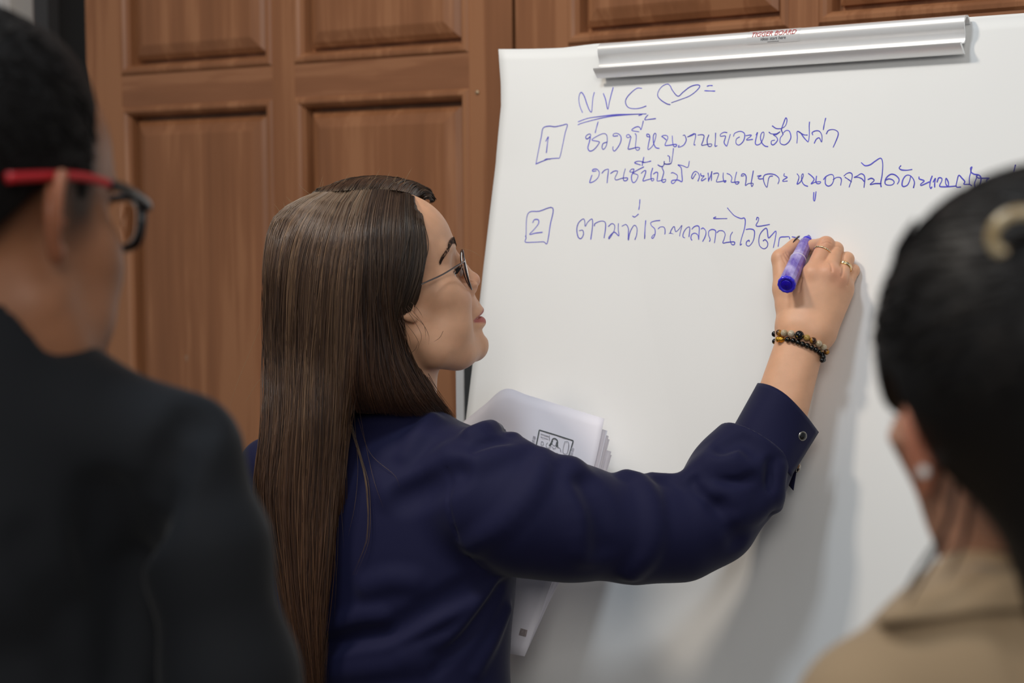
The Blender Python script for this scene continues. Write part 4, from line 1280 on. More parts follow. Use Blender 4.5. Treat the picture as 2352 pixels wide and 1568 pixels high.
stray(fuzz(16, 1, ((730, 436), (960, 420)), (16, -22), 2.36, 8) + fuzz(8, 2, ((615, 520), (720, 440)), (-14, -14), 2.35, 9)
      + [[(612, 700, 2.34), (585, 780, 2.34), (545, 880, 2.34), (520, 960, 2.34)], [(612, 860, 2.33), (590, 880, 2.33), (560, 930, 2.33)],
         [(1040, 566, 2.40), (1080, 575, 2.40), (1115, 595, 2.40)]], .00016, (150, 124, 92))
stray([[(930, 690, 2.29), (945, 720, 2.285), (972, 745, 2.285), (985, 772, 2.286), (984, 792, 2.287)], [(925, 700, 2.287), (950, 735, 2.285), (968, 770, 2.285), (960, 800, 2.286)],
       [(935, 700, 2.287), (958, 726, 2.285), (975, 750, 2.286), (978, 780, 2.287)], [(918, 735, 2.286), (938, 770, 2.285), (945, 800, 2.286)],
       [(940, 690, 2.287), (960, 710, 2.286), (972, 730, 2.287)], [(915, 735, 2.286), (930, 780, 2.285), (930, 810, 2.286)], [(925, 735, 2.286), (950, 765, 2.285), (962, 790, 2.286), (955, 812, 2.287)],
       [(1018, 760, 2.30), (1010, 775, 2.30), (996, 785, 2.30)], [(945, 810, 2.29), (955, 800, 2.288), (960, 785, 2.288)]] , .00026, (92, 64, 46))
# long loose strands that lie over the blouse
def over_blouse(paths, rad, col):
    L = []; m = 24
    for p in paths:
        g = resample(catmull(np.array(p, float), 8), m)
        S, t = hit_surface(blouse_base, g[:, 0], g[:, 1], 1.9, 2.7)
        D = np.minimum(t, 2.36) - .007
        # roots start from the hair in front
        w = np.clip(np.linspace(1, -1.2, m), 0, 1); D = D * (1 - w) + np.minimum(D, 2.262) * w
        for _ in range(4): D[1:-1] = (D[:-2] + 2 * D[1:-1] + D[2:]) / 4
        L.append(Wn(np.column_stack([g, D])))
    L = np.array(L); s = np.linspace(0, 1, m)[None]
    R = np.array(rad)[:, None] * np.clip((1 - s) * 4, .15, 1)
    strands_mesh('stray_hairs', L, R, np.broadcast_to(np.array(srgb(*col)[:3]), (len(L), m, 3)), M['hair'], hair_base)
base = [(772, 860), (795, 930), (812, 990), (832, 1060), (843, 1110), (848, 1180), (846, 1240), (835, 1270), (815, 1320)]
r = np.random.default_rng(5)
pp_ = []; rr_ = []
for i in range(8):
    o = r.normal(0, 2.0); pp_.append([(x + o * (1 + .15 * k) + r.normal(0, .8), y) for k, (x, y) in enumerate(base[:6 + r.integers(0, 4)])]); rr_.append(.0003)
for p in ([(800, 900), (795, 980), (788, 1060), (784, 1150), (790, 1260)], [(812, 930), (818, 1010), (822, 1080), (815, 1160), (800, 1230)], [(826, 945), (840, 1020), (858, 1100), (880, 1165)],
          [(786, 940), (780, 1050), (778, 1150), (775, 1280), (768, 1400)], [(822, 960), (850, 1040), (905, 1090), (918, 1118)], [(790, 960), (782, 1080), (766, 1200), (772, 1330), (768, 1420)]):
    pp_.append(p); rr_.append(.0002)
over_blouse(pp_, rr_, (92, 72, 54))

# ------------------------------------------------------------------ brow, lashes
M['brow'] = vary(mat('brow_hair', srgb(40, 28, 24), .6, spec=.2), None, 0)
def on_face(x0, y0, z0):
    """point on the near (right) side of the face nearest to a place in the head frame, along the side-forward ray"""
    q = np.array([x0, y0, z0], float)
    for _ in range(30):
        P = HF.out(q)[None].astype(np.float32); d = float(face_sdf(HF.to(P))[0])
        e = 1e-3
        g = np.array([float(face_sdf((q + np.eye(3)[k] * e)[None].astype(np.float32))[0]) - float(face_sdf((q - np.eye(3)[k] * e)[None].astype(np.float32))[0]) for k in range(3)]) / (2 * e)
        q = q - .8 * d * g
    return q, g / np.linalg.norm(g)
for side in (-1, 1):
    L = []; r = np.random.default_rng(3)
    ctr = catmull([(.0935, .010, .0215), (.088, .022, .0255), (.079, .034, .0265), (.066, .046, .0205), (.053, .0515, .0095)], 10)
    pts = [on_face(c[0], side * c[1], c[2]) for c in ctr]
    for i in range(520):
        t = r.random() * .96; k = int(t * (len(pts) - 1)); q, g = pts[k]; q2, _ = pts[k + 1]
        w = .0048 * (1 - .7 * t); T = (q2 - q) / np.linalg.norm(q2 - q); up = np.cross(g, T) * (1 if side < 0 else -1); up /= np.linalg.norm(up)
        if up[2] < 0: up = -up
        a = q + up * w * r.uniform(-1, 1) + g * .0002; dirv = T * 1.0 + up * r.uniform(-.05, .35)
        ln = .0048 * (1 - .3 * t)
        L.append([a, a + dirv * ln * .5 + g * .0006, a + dirv * ln + g * .0004])
    L = np.array(L); L = np.array([HF.out(x) for x in L.reshape(-1, 3)]).reshape(-1, 3, 3)
    strands_mesh('eyebrow', L, np.full(L.shape[:2], .00018) * np.array([1, .9, .3])[None], np.broadcast_to(np.array(srgb(52, 38, 32)[:3]), L.shape), M['brow'], writer)
    L = []
    for i in range(42):
        a = -1.15 + 2.3 * i / 41
        c = np.array([.0655, side * .0335, -.0105]); st = c + .0134 * np.array([math.cos(a * .8), math.sin(a * .8) * 1.0, .28 - .16 * abs(a)])
        o = (st - c) / .0134
        L.append([st, st + o * .004 + np.array([0, 0, -.0006]), st + o * .008 + np.array([0, 0, .0016])])
    L = np.array(L); L = np.array([HF.out(x) for x in L.reshape(-1, 3)]).reshape(-1, 3, 3)
    strands_mesh('eyelashes', L, np.full(L.shape[:2], .00026) * np.array([1, .8, .3])[None], np.broadcast_to(np.array(srgb(24, 18, 17)[:3]), L.shape), M['brow'], writer)

# ------------------------------------------------------------------ her glasses
M['steel'] = mat('gunmetal_wire', srgb(150, 138, 134), .22, 1.0)
M['lens'] = mat('clear_lens', (1, 1, 1, 1), .0, spec=.6, trans=1.0)
M['lens'].node_tree.nodes['Principled BSDF'].inputs['IOR'].default_value = 1.12
M['rimdark'] = mat('dark_rim', srgb(58, 48, 50), .3, .6)
glasses = empty('eyeglasses', HF.out((.105, 0, -.004)), "thin metal framed glasses on the writing woman's face", 'glasses')
def lens_ring(side, k=1.0, n=48):
    out = []
    for i in range(n):
        a = 2 * math.pi * i / n
        ca, sa = math.cos(a), math.sin(a)
        y = .0335 + .0245 * k * np.sign(ca) * abs(ca) ** .82; z = -.0065 + .0235 * k * np.sign(sa) * abs(sa) ** .82 - .0045
        x = .0975 - 5.6 * np.maximum(y - .010, 0) ** 2 + .10 * z
        out.append(HF.out((x, side * y, z)))
    return np.array(out)
for side in (-1, 1):
    rg = lens_ring(side)
    m = MB(); m.tube(rg, .00105, 8, closed=True); rim = m.build('rim', M['rimdark'], glasses)
    m = MB(); rings = [lens_ring(side, k) for k in (1.0, .8, .6, .4, .2, .02)]
    m.grid(np.array(rings), closed_v=True); n = len(m.v); m.f.append(tuple(range(n - 48, n)))
    ln = m.build('lens', M['lens'], glasses); so = ln.modifiers.new('thick', 'SOLIDIFY'); so.thickness = .0012; so.offset = 0
    # hinge and temple arm
    hinge = HF.out((.0815, side * .0605, .002)); rimpt = rg[4]
    m = MB(); m.tube(catmull([rimpt, HF.out((.0835, side * .0595, .0025)), hinge], 4), .0012, 8); m.build('end_piece', M['steel'], glasses)
    arm = catmull([hinge, HF.out((.073, side * .0650, .0015)), HF.out((.050, side * .0725, -.001)), HF.out((.02, side * .0790, -.002)), HF.out((-.004, side * .0800, -.006)), HF.out((-.016, side * .078, -.022))], 8)
    m = MB(); m.tube(arm, np.linspace(.0012, .0008, len(arm)), 8, flat=1.0); m.build('temple', M['steel'], glasses)
    m = MB(); m.sphere(HF.out((.0905, side * .0165, -.0145)), (.0022, .0022, .0042)); m.tube([HF.out((.0965, side * .0115, -.008)), HF.out((.0925, side * .0150, -.0110)), HF.out((.0908, side * .0163, -.0135))], .0005, 6)
    m.build('nose_pad', mat('nose_pad', srgb(190, 176, 168), .3, trans=.6), glasses)
m = MB(); m.tube(catmull([lens_ring(-1)[22], HF.out((.1015, -.005, .0015)), HF.out((.1015, .005, .0015)), lens_ring(1)[22]], 6), .001, 8); m.build('bridge', M['steel'], glasses)

# ------------------------------------------------------------------ cuff and snaps
def sheet_from(name, base_ring, top_ring, nv, matl, parent, thick=.0012, mid=None):
    n = 40
    b = resample(catmull(Wn(base_ring), 8), n); t = resample(catmull(Wn(top_ring), 8), n)
    G = np.array([b * (1 - v) + t * v for v in np.linspace(0, 1, nv)])
    m = MB(); m.grid(G); o = m.build(name, matl, parent)
    s = o.modifiers.new('thick', 'SOLIDIFY'); s.thickness = thick; s.offset = 0
    return o
cb = [(1817, 1094, 2.286), (1790, 1062, 2.276), (1742, 1032, 2.280), (1700, 1006, 2.298), (1676, 996, 2.335), (1695, 1006, 2.368), (1745, 1044, 2.376), (1796, 1097, 2.366), (1822, 1126, 2.35)]
ct = [(1880, 992, 2.318), (1848, 950, 2.298), (1808, 908, 2.293), (1772, 886, 2.305), (1741, 880, 2.338), (1752, 893, 2.372), (1790, 935, 2.383), (1822, 985, 2.375), (1836, 1040, 2.362)]
cuff = sheet_from('cuff', cb, ct, 14, M['navy'], blouse)
def snap(P, nrm, parent):
    nrm = np.asarray(nrm, float); nrm /= np.linalg.norm(nrm)
    m = MB(); m.lathe(P, nrm, [(-.0012, .0050), (.0006, .0056), (.0016, .0055), (.0021, .0050), (.0019, .0045)], 28); rim_ = m.build('snap_rim', mat('snap_metal', srgb(196, 190, 180), .2, 1.0), parent)
    m = MB(); m.lathe(P, nrm, [(.0008, .0046), (.0018, .0045), (.0024, .0035), (.0027, .0018), (.0028, .0001)], 28); m.build('snap_cap', mat('snap_black', srgb(14, 14, 16), .12, spec=.8), rim_)
def cuff_pt(px, py):
    n = 40; b = resample(catmull(Wn(cb), 8), n); t = resample(catmull(Wn(ct), 8), n)
    best = None
    for v in np.linspace(0, 1, 60):
        r_ = b * (1 - v) + t * v; q = to_px(r_[:16]); dd = np.hypot(q[:, 0] - px, q[:, 1] - py); k = int(dd.argmin())
        if best is None or dd[k] < best[0]: best = (dd[k], r_[k])
    return best[1]
c0 = cuff_pt(1841, 999); snap(c0 - FWD * .0008, -FWD + .35 * RIGHT - .1 * UP, cuff)
snap(W(1832, 1074, 2.352), RIGHT - .3 * UP + .2 * FWD, cuff)
# ------------------------------------------------------------------ marker, rings, bracelets, papers
def ramp_mat(name, c0, c1, scale, stretch, rough=.3, lo=.38, hi=.62, coat=0.0, trans=0.0):
    m = mat(name, c0, rough, coat=coat, trans=trans)
    nt = m.node_tree; b = nt.nodes['Principled BSDF']
    co = nt.nodes.new('ShaderNodeTexCoord'); mp = nt.nodes.new('ShaderNodeMapping'); mp.inputs['Scale'].default_value = stretch
    nt.links.new(co.outputs['Object'], mp.inputs[0])
    n = nt.nodes.new('ShaderNodeTexNoise'); n.inputs['Scale'].default_value = scale; n.inputs['Detail'].default_value = 4
    nt.links.new(mp.outputs[0], n.inputs['Vector'])
    r = nt.nodes.new('ShaderNodeValToRGB'); r.color_ramp.elements[0].position = lo; r.color_ramp.elements[1].position = hi
    r.color_ramp.elements[0].color = c0; r.color_ramp.elements[1].color = c1
    nt.links.new(n.outputs['Fac'], r.inputs[0]); nt.links.new(r.outputs[0], b.inputs['Base Color'])
    return m
NIB = jn(1859, 541, .003); BUTT = W(1806, 655, board_depth(1859, 541) - .108)
AX = (NIB - BUTT); LEN = np.linalg.norm(AX); AX /= LEN
marker = empty('marker_pen', BUTT, "purple marker pen held in the writing woman's hand", 'marker')
M['barrel'] = ramp_mat('violet_barrel', srgb(96, 66, 178), srgb(186, 172, 228), 60, (1, .5, .6), .25, coat=.3)
M['blue'] = mat('blue_plug', srgb(58, 44, 214), .3, coat=.3); M['blue_d'] = mat('blue_plug_centre', srgb(36, 12, 186), .3)
def fluted(o, ax, prof, n=96, flutes=12, depth=.05):
    ref = np.array([0, 0, 1.0]); A = np.cross(ax, ref); A /= np.linalg.norm(A); B = np.cross(ax, A)
    th = np.linspace(0, 2 * math.pi, n, endpoint=False); G = []
    for d, r, fl in prof:
        rr = r * (1 + depth * fl * np.cos(flutes * th)); G.append(o + ax * d + rr[:, None] * (np.cos(th)[:, None] * A + np.sin(th)[:, None] * B))
    m = MB(); m.grid(np.array(G), closed_v=True); k = len(m.v)
    m.f.append(tuple(range(n))[::-1]); m.f.append(tuple(range(k - n, k))); return m
plug = fluted(BUTT, AX, [(.0012, .0070, 0), (.0004, .0076, 0), (0, .0094, 1), (.0008, .0106, 1), (.0038, .0109, 1), (.0046, .0104, .5)], depth=.022).build('end_plug', M['blue'], marker)
m = MB(); m.lathe(BUTT, AX, [(.0006, .0002), (.0003, .0022), (.0008, .0026), (-.0002, .0052), (.0004, .0062), (.0016, .0064)], 40); m.build('plug_centre', M['blue_d'], plug)
br = MB(); br.lathe(BUTT, AX, [(.0042, .0102), (.012, .0105), (.030, .0104), (LEN * .485, .0100)], 14); br.build('barrel', M['barrel'], marker, smooth=False)
m = MB(); m.lathe(BUTT, AX, [(LEN * .483, .0100), (LEN * .486, .0103), (LEN * .498, .0103), (LEN * .501, .0099)], 40); m.build('seam_ring', mat('pale_ring', srgb(206, 198, 226), .3), marker)
m = MB(); m.lathe(BUTT, AX, [(LEN * .50, .0098), (LEN * .58, .0092), (LEN * .74, .0086), (LEN * .84, .0080), (LEN * .86, .0066)], 14); m.build('grip', M['barrel'], marker, smooth=False)
m = MB(); m.lathe(BUTT, AX, [(LEN * .855, .0066), (LEN * .90, .0062), (LEN * .925, .0048), (LEN * .93, .0034), (LEN * .965, .0030)], 24); m.build('collar', M['blue'], marker)
m = MB(); m.lathe(BUTT, AX, [(LEN * .96, .0024), (LEN * .985, .0023), (LEN, .0012)], 16); m.build('nib', mat('ink_nib', srgb(24, 18, 60), .6), marker)

# nails: dark painted, on thumb and forefinger
M['nail'] = mat('dark_nail_polish', srgb(38, 22, 24), .15, spec=.7, coat=.5)
def nail(px, py, gap, along, nrm, w, l, name):
    c = jn(px, py, gap); a = np.asarray(along, float); a /= np.linalg.norm(a); n = np.asarray(nrm, float); n -= a * np.dot(a, n); n /= np.linalg.norm(n); b = np.cross(a, n)
    G = []
    for i in range(9):
        s = -1 + 2 * i / 8
        row = []
        for j in range(9):
            t = -1 + 2 * j / 8
            ww = w * (1 - .28 * max(s, 0) ** 2 - .1 * max(-s, 0) ** 3)
            row.append(c + a * l * s + b * ww * math.sin(t * 1.1) / math.sin(1.1) + n * (w * .75 * (math.cos(t * 1.1) - 1) - .0006 * s * s))
        G.append(row)
    m = MB(); m.grid(np.array(G)); o = m.build(name, M['nail'], writer); q = o.modifiers.new('thick', 'SOLIDIFY'); q.thickness = .0007; q.offset = 0
tdir = jn(1832, 553, .024) - jn(1796, 592, .046)
nail(1821, 553, .030, tdir, -RIGHT * .6 + UP * .75 - FWD * -.25, .0058, .0092, 'fingernail')
idir = jn(1857, 569, .016) - jn(1876, 560, .024)
nail(1860, 552, .012, idir + FWD * .004, UP * .8 + FWD * .55, .0048, .0058, 'fingernail')

# rings
M['gold'] = mat('gold', srgb(236, 200, 140), .2, 1.0); M['wgold'] = mat('pale_gold', srgb(214, 208, 200), .2, 1.0)
M['gem'] = mat('small_stones', srgb(240, 238, 232), .05, .3, spec=1.0)
def ring_on(p0, p1, t, rpx, lab, bands, gems, name):
    a, b = jn(*p0), jn(*p1); c = a + (b - a) * t; ax = (b - a) / np.linalg.norm(b - a)
    A = np.cross(ax, FWD); A /= np.linalg.norm(A); B = np.cross(ax, A)
    th = np.linspace(0, 2 * math.pi, 64, endpoint=False); R = pr(rpx)
    e = empty(name, c, lab, 'ring')
    for off, rr, mt in bands:
        P = c + ax * off + R * (np.cos(th)[:, None] * A + np.sin(th)[:, None] * B)
        m = MB(); m.tube(P, rr, 8, closed=True, flat=1.6); m.build('band', mt, e)
    near = -FWD
    for k in range(gems):
        u = -1.0 + 2.0 * k / max(gems - 1, 1); u *= .9
        t0 = math.atan2(np.dot(near, B), np.dot(near, A)) + u
        p = c + (R + .0008) * (math.cos(t0) * A + math.sin(t0) * B)
        m = MB(); m.sphere(p, .00062, 8, 6); m.build('stone', M['gem'], e)
ring_on((1867, 630, .064), (1897, 563, .044), .76, 20.9, "thin gold ring with tiny stones on the writing woman's forefinger", [(0, .0008, M['gold'])], 11, 'finger_ring')
ring_on((1927, 645, .046), (1945, 595, .024), .60, 17.6, "broader two-tone ring on the writing woman's fourth finger", [(-.0011, .0008, M['gold']), (.0002, .0007, M['wgold']), (.0014, .0008, M['gold'])], 7, 'finger_ring')

# bracelets: beads round the wrist
M['b_black'] = ramp_mat('black_bead', srgb(16, 15, 15), srgb(176, 138, 52), 330, (1, 1, 1), .12, .62, .70)
M['b_onyx'] = ramp_mat('onyx_bead', srgb(12, 12, 13), srgb(200, 160, 60), 260, (1, 1, 1), .08, .64, .70)
M['b_tiger'] = ramp_mat('brown_banded_bead', srgb(58, 30, 16), srgb(190, 132, 48), 180, (1, 1, .4), .12, .42, .62)
M['b_clear'] = ramp_mat('pale_crystal_bead', srgb(206, 186, 150), srgb(236, 222, 196), 120, (1, 1, 1), .06, .4, .6, trans=.35)
M['b_amber'] = ramp_mat('amber_bead', srgb(150, 112, 54), srgb(212, 176, 96), 160, (1, 1, 1), .08, .4, .6, trans=.2)
M['b_gold'] = mat('gold_charm', srgb(222, 170, 66), .25, 1.0, bump=(500, .6))
def bracelet(lab, beads, axis_gap):
    """beads: (px, py, radius px, material) on the near side, left to right; the far side mirrors them"""
    px = np.array([b[0] for b in beads], float); py = np.array([b[1] for b in beads], float)
    P, t = hit_surface(hand_sdf, px, py, 2.1, 2.5)
    e = None; near = []
    for i, b in enumerate(beads):
        Dc = board_depth(b[0], b[1]) - axis_gap
        D = t[i] if t[i] < 2.46 else Dc
        near.append(min(D - pr(b[2]) * .75, Dc))
    near = np.array(near)
    e = empty('beaded_bracelet', W(px.mean(), py.mean(), near.mean()), lab, 'bracelet')
    n = len(beads)
    def bead(x, y, D, r, mt, k):
        m = MB()
        if mt is M['b_gold']:
            ax = RIGHT * .97 - UP * .02
            m.lathe(W(x, y, D) - ax * pr(11), ax, [(0, pr(3)), (pr(2), pr(6)), (pr(6), pr(7.5)), (pr(9), pr(6)), (pr(13), pr(8)), (pr(17), pr(6.5)), (pr(20), pr(5)), (pr(22), pr(2))], 16)
            m.build('gold_charm', mt, e)
        else:
            m.sphere(W(x, y, D), pr(r), 18, 12); m.build('bead', mt, e)
    for i, b in enumerate(beads): bead(b[0], b[1], near[i], b[2], b[3], i)
    nb = n - 2
    for i in range(1, n - 1):
        b = beads[i]; Dc = board_depth(b[0], b[1]) - axis_gap
        back = Dc + (Dc - near[i]) * .92
        bead(b[0], b[1] + 6, back, b[2], b[3] if b[3] is not M['b_gold'] else M['b_black'], i)
    c = [W(b[0], b[1], near[i]) for i, b in enumerate(beads)]
    m = MB(); m.tube(np.array(c), .0006, 6); m.build('cord', mat('elastic_cord', srgb(40, 34, 30), .7), e)
K, O_, T_, C_, A_ = M['b_black'], M['b_onyx'], M['b_tiger'], M['b_clear'], M['b_amber']
bracelet('upper bead bracelet with one large black bead among pale and brown ones', [(1779, 767, 7, O_), (1789, 764, 7.5, T_), (1801, 764.5, 8, C_), (1817, 766, 8.2, C_), (1836, 769.5, 10.5, O_), (1853.5, 775.5, 7.5, A_),
          (1867.5, 782, 7.8, T_), (1880.5, 789, 8, C_), (1892, 797, 7.5, C_), (1899, 808, 6.8, T_)], .064)
bracelet('lower bead bracelet of small black beads with a gold charm', [(1779.5, 784, 6.5, K), (1792, 779, 8, M['b_gold']), (1809, 779.5, 6.5, K), (1821.5, 782, 6.3, K), (1833, 786, 6.3, K), (1843.5, 790, 6.2, K), (1854, 793.5, 6.3, K),
          (1864.5, 798, 6.2, K), (1874, 803, 6.2, K), (1882.5, 808.5, 6.2, K), (1889, 814, 6, K), (1891, 820, 6, K), (1888.5, 827, 6, K)], .066)

# papers held in the left hand
def page(name, corners, label, group, dx=0, dz=0, lift=0.0):
    """corners: rows of control points (px, py, D) from the right edge to the left, each row from top to bottom"""
    rows = [resample(catmull(Wn([(p[0] + dx * (1 - i / 4.2), p[1] + dz * (1 - i / 3.9), p[2] + lift + (.038, .018, 0, -.012, -.024)[i]) for i, p in enumerate(r)]), 6), 24) for r in corners]
    cols = [catmull(np.array([r[j] for r in rows]), 6) for j in range(24)]
    m = MB(); m.grid(np.array(cols)); o = m.build(name, M['paper2'], None)
    s = o.modifiers.new('thick', 'SOLIDIFY'); s.thickness = .0004; s.offset = 0
    tag(o, label, 'paper', group)
    return o, np.array(cols)
ROWS = [[(1388, 961, 2.425), (1362, 1080, 2.422), (1310, 1230, 2.425), (1262, 1352, 2.43), (1205, 1507, 2.44)],
        [(1300, 934, 2.452), (1270, 1060, 2.448), (1215, 1215, 2.45), (1165, 1340, 2.455), (1110, 1490, 2.465)],
        [(1215, 908, 2.476), (1180, 1040, 2.472), (1130, 1195, 2.474), (1075, 1325, 2.48), (1015, 1475, 2.49)],
        [(1160, 893, 2.495), (1120, 1030, 2.49), (1070, 1185, 2.49), (1010, 1315, 2.495), (950, 1465, 2.505)],
        [(1112, 930, 2.522), (1070, 1060, 2.517), (1020, 1205, 2.515), (960, 1335, 2.52), (900, 1480, 2.53)],
        [(1062, 970, 2.548), (1020, 1095, 2.545), (970, 1235, 2.543), (910, 1360, 2.545), (850, 1500, 2.553)]]
top_page, CG = page('paper_sheet', ROWS, 'printed sheet with a small framed drawing, on top of the papers she holds', 'papers held by the writing woman')
UNDER = [(7, 28, .004), (10, 40, .008), (12, 48, .012), (16, 76, .017), (17, 84, .021)]
LB = ['white sheet edge just under the printed sheet in her papers', 'white sheet edge, second under the printed sheet in her papers', 'white sheet edge in the middle of the papers she holds',
      'white sheet edge, next to last in the papers she holds', 'rearmost white sheet edge of the papers she holds']
for (dx, dz, lf), lb in zip(UNDER, LB): page('paper_sheet', ROWS, lb, 'papers held by the writing woman', dx, dz, lf)
# print on the top page, drawn as flat strokes that follow the page
_pg = to_px(CG.reshape(-1, 3))
def page_pt(px, py, h=.0017):
    d = np.hypot(_pg[:, 0] - px, _pg[:, 1] - py); k = np.argsort(d)[:6]
    w = 1 / (d[k] + 2.0) ; D = (_pg[k, 2] * w).sum() / w.sum()
    return W(px, py, D - h)
def strokes(lines, wpx, matl, name, parent, k=5.6, o=(1040, 860)):
    m = MB()
    for ln in lines:
        p = np.array([(o[0] + x / k, o[1] + y / k) for x, y in ln], float)
        if len(p) > 2 : p = catmull(p, 4)
        else: p = catmull(p, 4)
        T = np.gradient(p, axis=0); T /= np.linalg.norm(T, axis=1)[:, None] + 1e-9; N = np.stack([-T[:, 1], T[:, 0]], 1)
        G = [[page_pt(*(q + n * wpx / 2)) for q, n in zip(p, N)], [page_pt(*(q - n * wpx / 2)) for q, n in zip(p, N)]]
        m.grid(np.array(G))
    return m.build(name, matl, parent, smooth=False)
M['print_d'] = mat('dark_print', srgb(84, 90, 92), .7); M['print_l'] = mat('light_print', srgb(176, 176, 184), .7); M['print_g'] = mat('shade_print', srgb(196, 194, 204), .8)
strokes([[(1112, 712), (1330, 778), (1550, 850)], [(1112, 712), (1085, 850), (1050, 1010), (1020, 1150)], [(1550, 850), (1510, 990), (1470, 1120), (1440, 1220)], [(1020, 1150), (1230, 1200), (1440, 1260)]], 2.6, M['print_d'], 'printed_frame', top_page)
strokes([[(1240, 915), (1268, 870), (1285, 830), (1315, 822), (1345, 850), (1345, 900), (1352, 940)], [(1250, 910), (1272, 890), (1282, 850)], [(1335, 930), (1330, 900), (1338, 870)]], 2.6, M['print_d'], 'printed_figure', top_page)
strokes([[(1275, 865), (1285, 900), (1305, 915), (1325, 900), (1335, 865)], [(1280, 925), (1300, 955), (1325, 935)], [(1205, 990), (1215, 950), (1270, 925)], [(1345, 930), (1380, 950), (1388, 990)],
         [(1225, 875), (1205, 890), (1200, 920), (1215, 940)], [(1440, 860), (1490, 875), (1470, 1010), (1415, 995), (1440, 860)], [(1130, 760), (1240, 795)], [(1130, 800), (1225, 830)], [(1245, 780), (1240, 840)],
         [(1140, 860), (1165, 870), (1160, 905), (1135, 900), (1140, 860)], [(1215, 980), (1230, 1000), (1225, 1020)], [(1265, 1000), (1290, 1005), (1285, 1030), (1262, 1025), (1265, 1000)], [(1320, 1020), (1375, 1035)], [(1345, 1005), (1342, 1050)]],
        1.5, M['print_l'], 'printed_lines', top_page)
strokes([[(1050, 790), (1035, 860), (1022, 930)], [(1545, 940), (1525, 1010), (1505, 1080)]], 6, M['print_g'], 'printed_shade', top_page)
strokes([[(300, 900), (385, 925)], [(292, 925), (380, 950)], [(286, 950), (374, 975)]], 6.5, mat('grey_box_print', srgb(160, 150, 150), .8), 'printed_box', top_page, 5.445, (1140, 1280))

# ------------------------------------------------------------------ lower bodies, out of the frame but standing on the floor
def trousers(parent, hip, facing, col, width=.165, sh=(.03, .03, .035)):
    c = np.asarray(hip, float); a = math.radians(facing); F = np.array([math.cos(a), math.sin(a), 0]); R_ = np.array([math.sin(a), -math.cos(a), 0])
    def f(P):
        d = ell(P, c + [0, 0, -.03], (.17, .17, .13))
        q = P - V3(c); 
        for s in (-1, 1):
            k = c + R_ * s * .088 - [0, 0, .06]; an = np.array([c[0], c[1], .10]) + R_ * s * .10; kn = (k + an) / 2 + F * .02
            d = smin(d, chain(P, [k, kn, an], [.092, .068, .062], .02), .03)
        return smax(d, .07 - P[:, 2], .004)
    o = sdf_obj('trousers', f, c - [.3, .3, c[2] - .02], c + [.3, .3, .12], .014, mat('trouser_cloth', col, .8), parent)
    for s in (-1, 1):
        b = np.array([c[0], c[1], 0]) + R_ * s * .10
        def g(P, b=b): return smax(smin(rcone(P, b + [0, 0, .055] - F * .04, b + [0, 0, .038] + F * .15, .045, .036), rcone(P, b + [0, 0, .06], b + [0, 0, .12], .045, .04), .02), .001 - P[:, 2], .004)
        sdf_obj('shoe', g, b - [.25, .25, .0], b + [.25, .25, .17], .008, mat('shoe_leather', srgb(*[int(x * 900) for x in sh]), .4), parent)
h0 = np.array([W(884, 1760, 2.385)[0], W(884, 1760, 2.385)[1], .86])
trousers(writer, h0, 55, srgb(26, 26, 34))
# ------------------------------------------------------------------ the man at the left edge
MF = Frame(60, -3, 0, W(152, 500, 1.31), (-.004, -.084, -.006))
MS = 1.07
def mface(Q): return face_sdf(Q / MS) * MS
def mhead(P):
    Q = MF.to(P)
    d = smin(mface(Q), rcone(Q, (.008, 0, -.05), (.016, 0, -.22), .060, .066), .02)
    d = smin(d, ear_sdf(Q, (-.006, -.0745, -.004), -1, .86, 32, 8), .004)
    return smin(d, ear_sdf(Q, (-.006, .0745, -.004), 1, .86, 32, 8), .004)
V, F = surface(mhead, MF.O - [.16, .16, .22], MF.O + [.16, .16, .16], .0030)
M['skin_m'] = skin_mat('tan_skin', srgb(158, 108, 78))
man = mesh_np('person', V, F, M['skin_m'])
tag(man, 'person with short black hair, red and black glasses and a dark shirt, seen from behind', 'person')
def man_hair_line(Q):
    """> 0 where hair grows"""
    x, y, z = Q.T
    lim = np.interp(x, [-.13, -.08, -.05, -.028, -.012, .008, .022, .040, .052, .066, .085, .11], [-.062, -.055, -.03, .005, .020, .020, -.004, .0, .030, .055, .078, .085])
    return z - lim
def paint_man():
    v = verts_of(man); Q = MF.to(v); c = np.repeat(np.array(srgb(158, 108, 78)[:3])[None], len(v), 0)
    h = man_hair_line(Q); isear = (np.abs(Q[:, 1]) > .078) & (Q[:, 2] < .04)
    w = np.clip((h + .028) / .030, 0, 1) * .88 * ~isear * np.clip((.052 - Q[:, 0]) / .02, 0, 1)
    c = mixc(c, w, srgb(34, 26, 23))
    beard = np.clip(1 - np.abs(Q[:, 2] + .075) / .045, 0, 1) * (Q[:, 0] > .0) * .0
    ear = np.clip((np.abs(Q[:, 1]) - .076) / .006, 0, 1) * (np.abs(Q[:, 2]) < .045)
    c = mixc(c, .35 * ear, srgb(180, 104, 78))
    paint(man, c)
paint_man()
M['hair_b'] = vary(mat('black_hair', srgb(24, 20, 20), .55, spec=.25), None, 0)
M['mhair'] = mat('black_short_hair', srgb(15, 13, 13), .7, spec=.2, bump=(220, .5, (1, 1, .25)))
def mhair(P):
    Q = MF.to(P)
    d = ell(Q, (-.018, 0, .042), (.101, .085, .0985))
    d = smin(d, ell(Q, (.022, 0, .075), (.058, .058, .052)), .02)
    return smax(d, -man_hair_line(Q) + .004 + .004 * np.sin(90 * Q[:, 0]) , .008)
man_hair = sdf_obj('hair', mhair, MF.O - [.16, .16, .12], MF.O + [.16, .16, .18], .0030, M['mhair'], man)
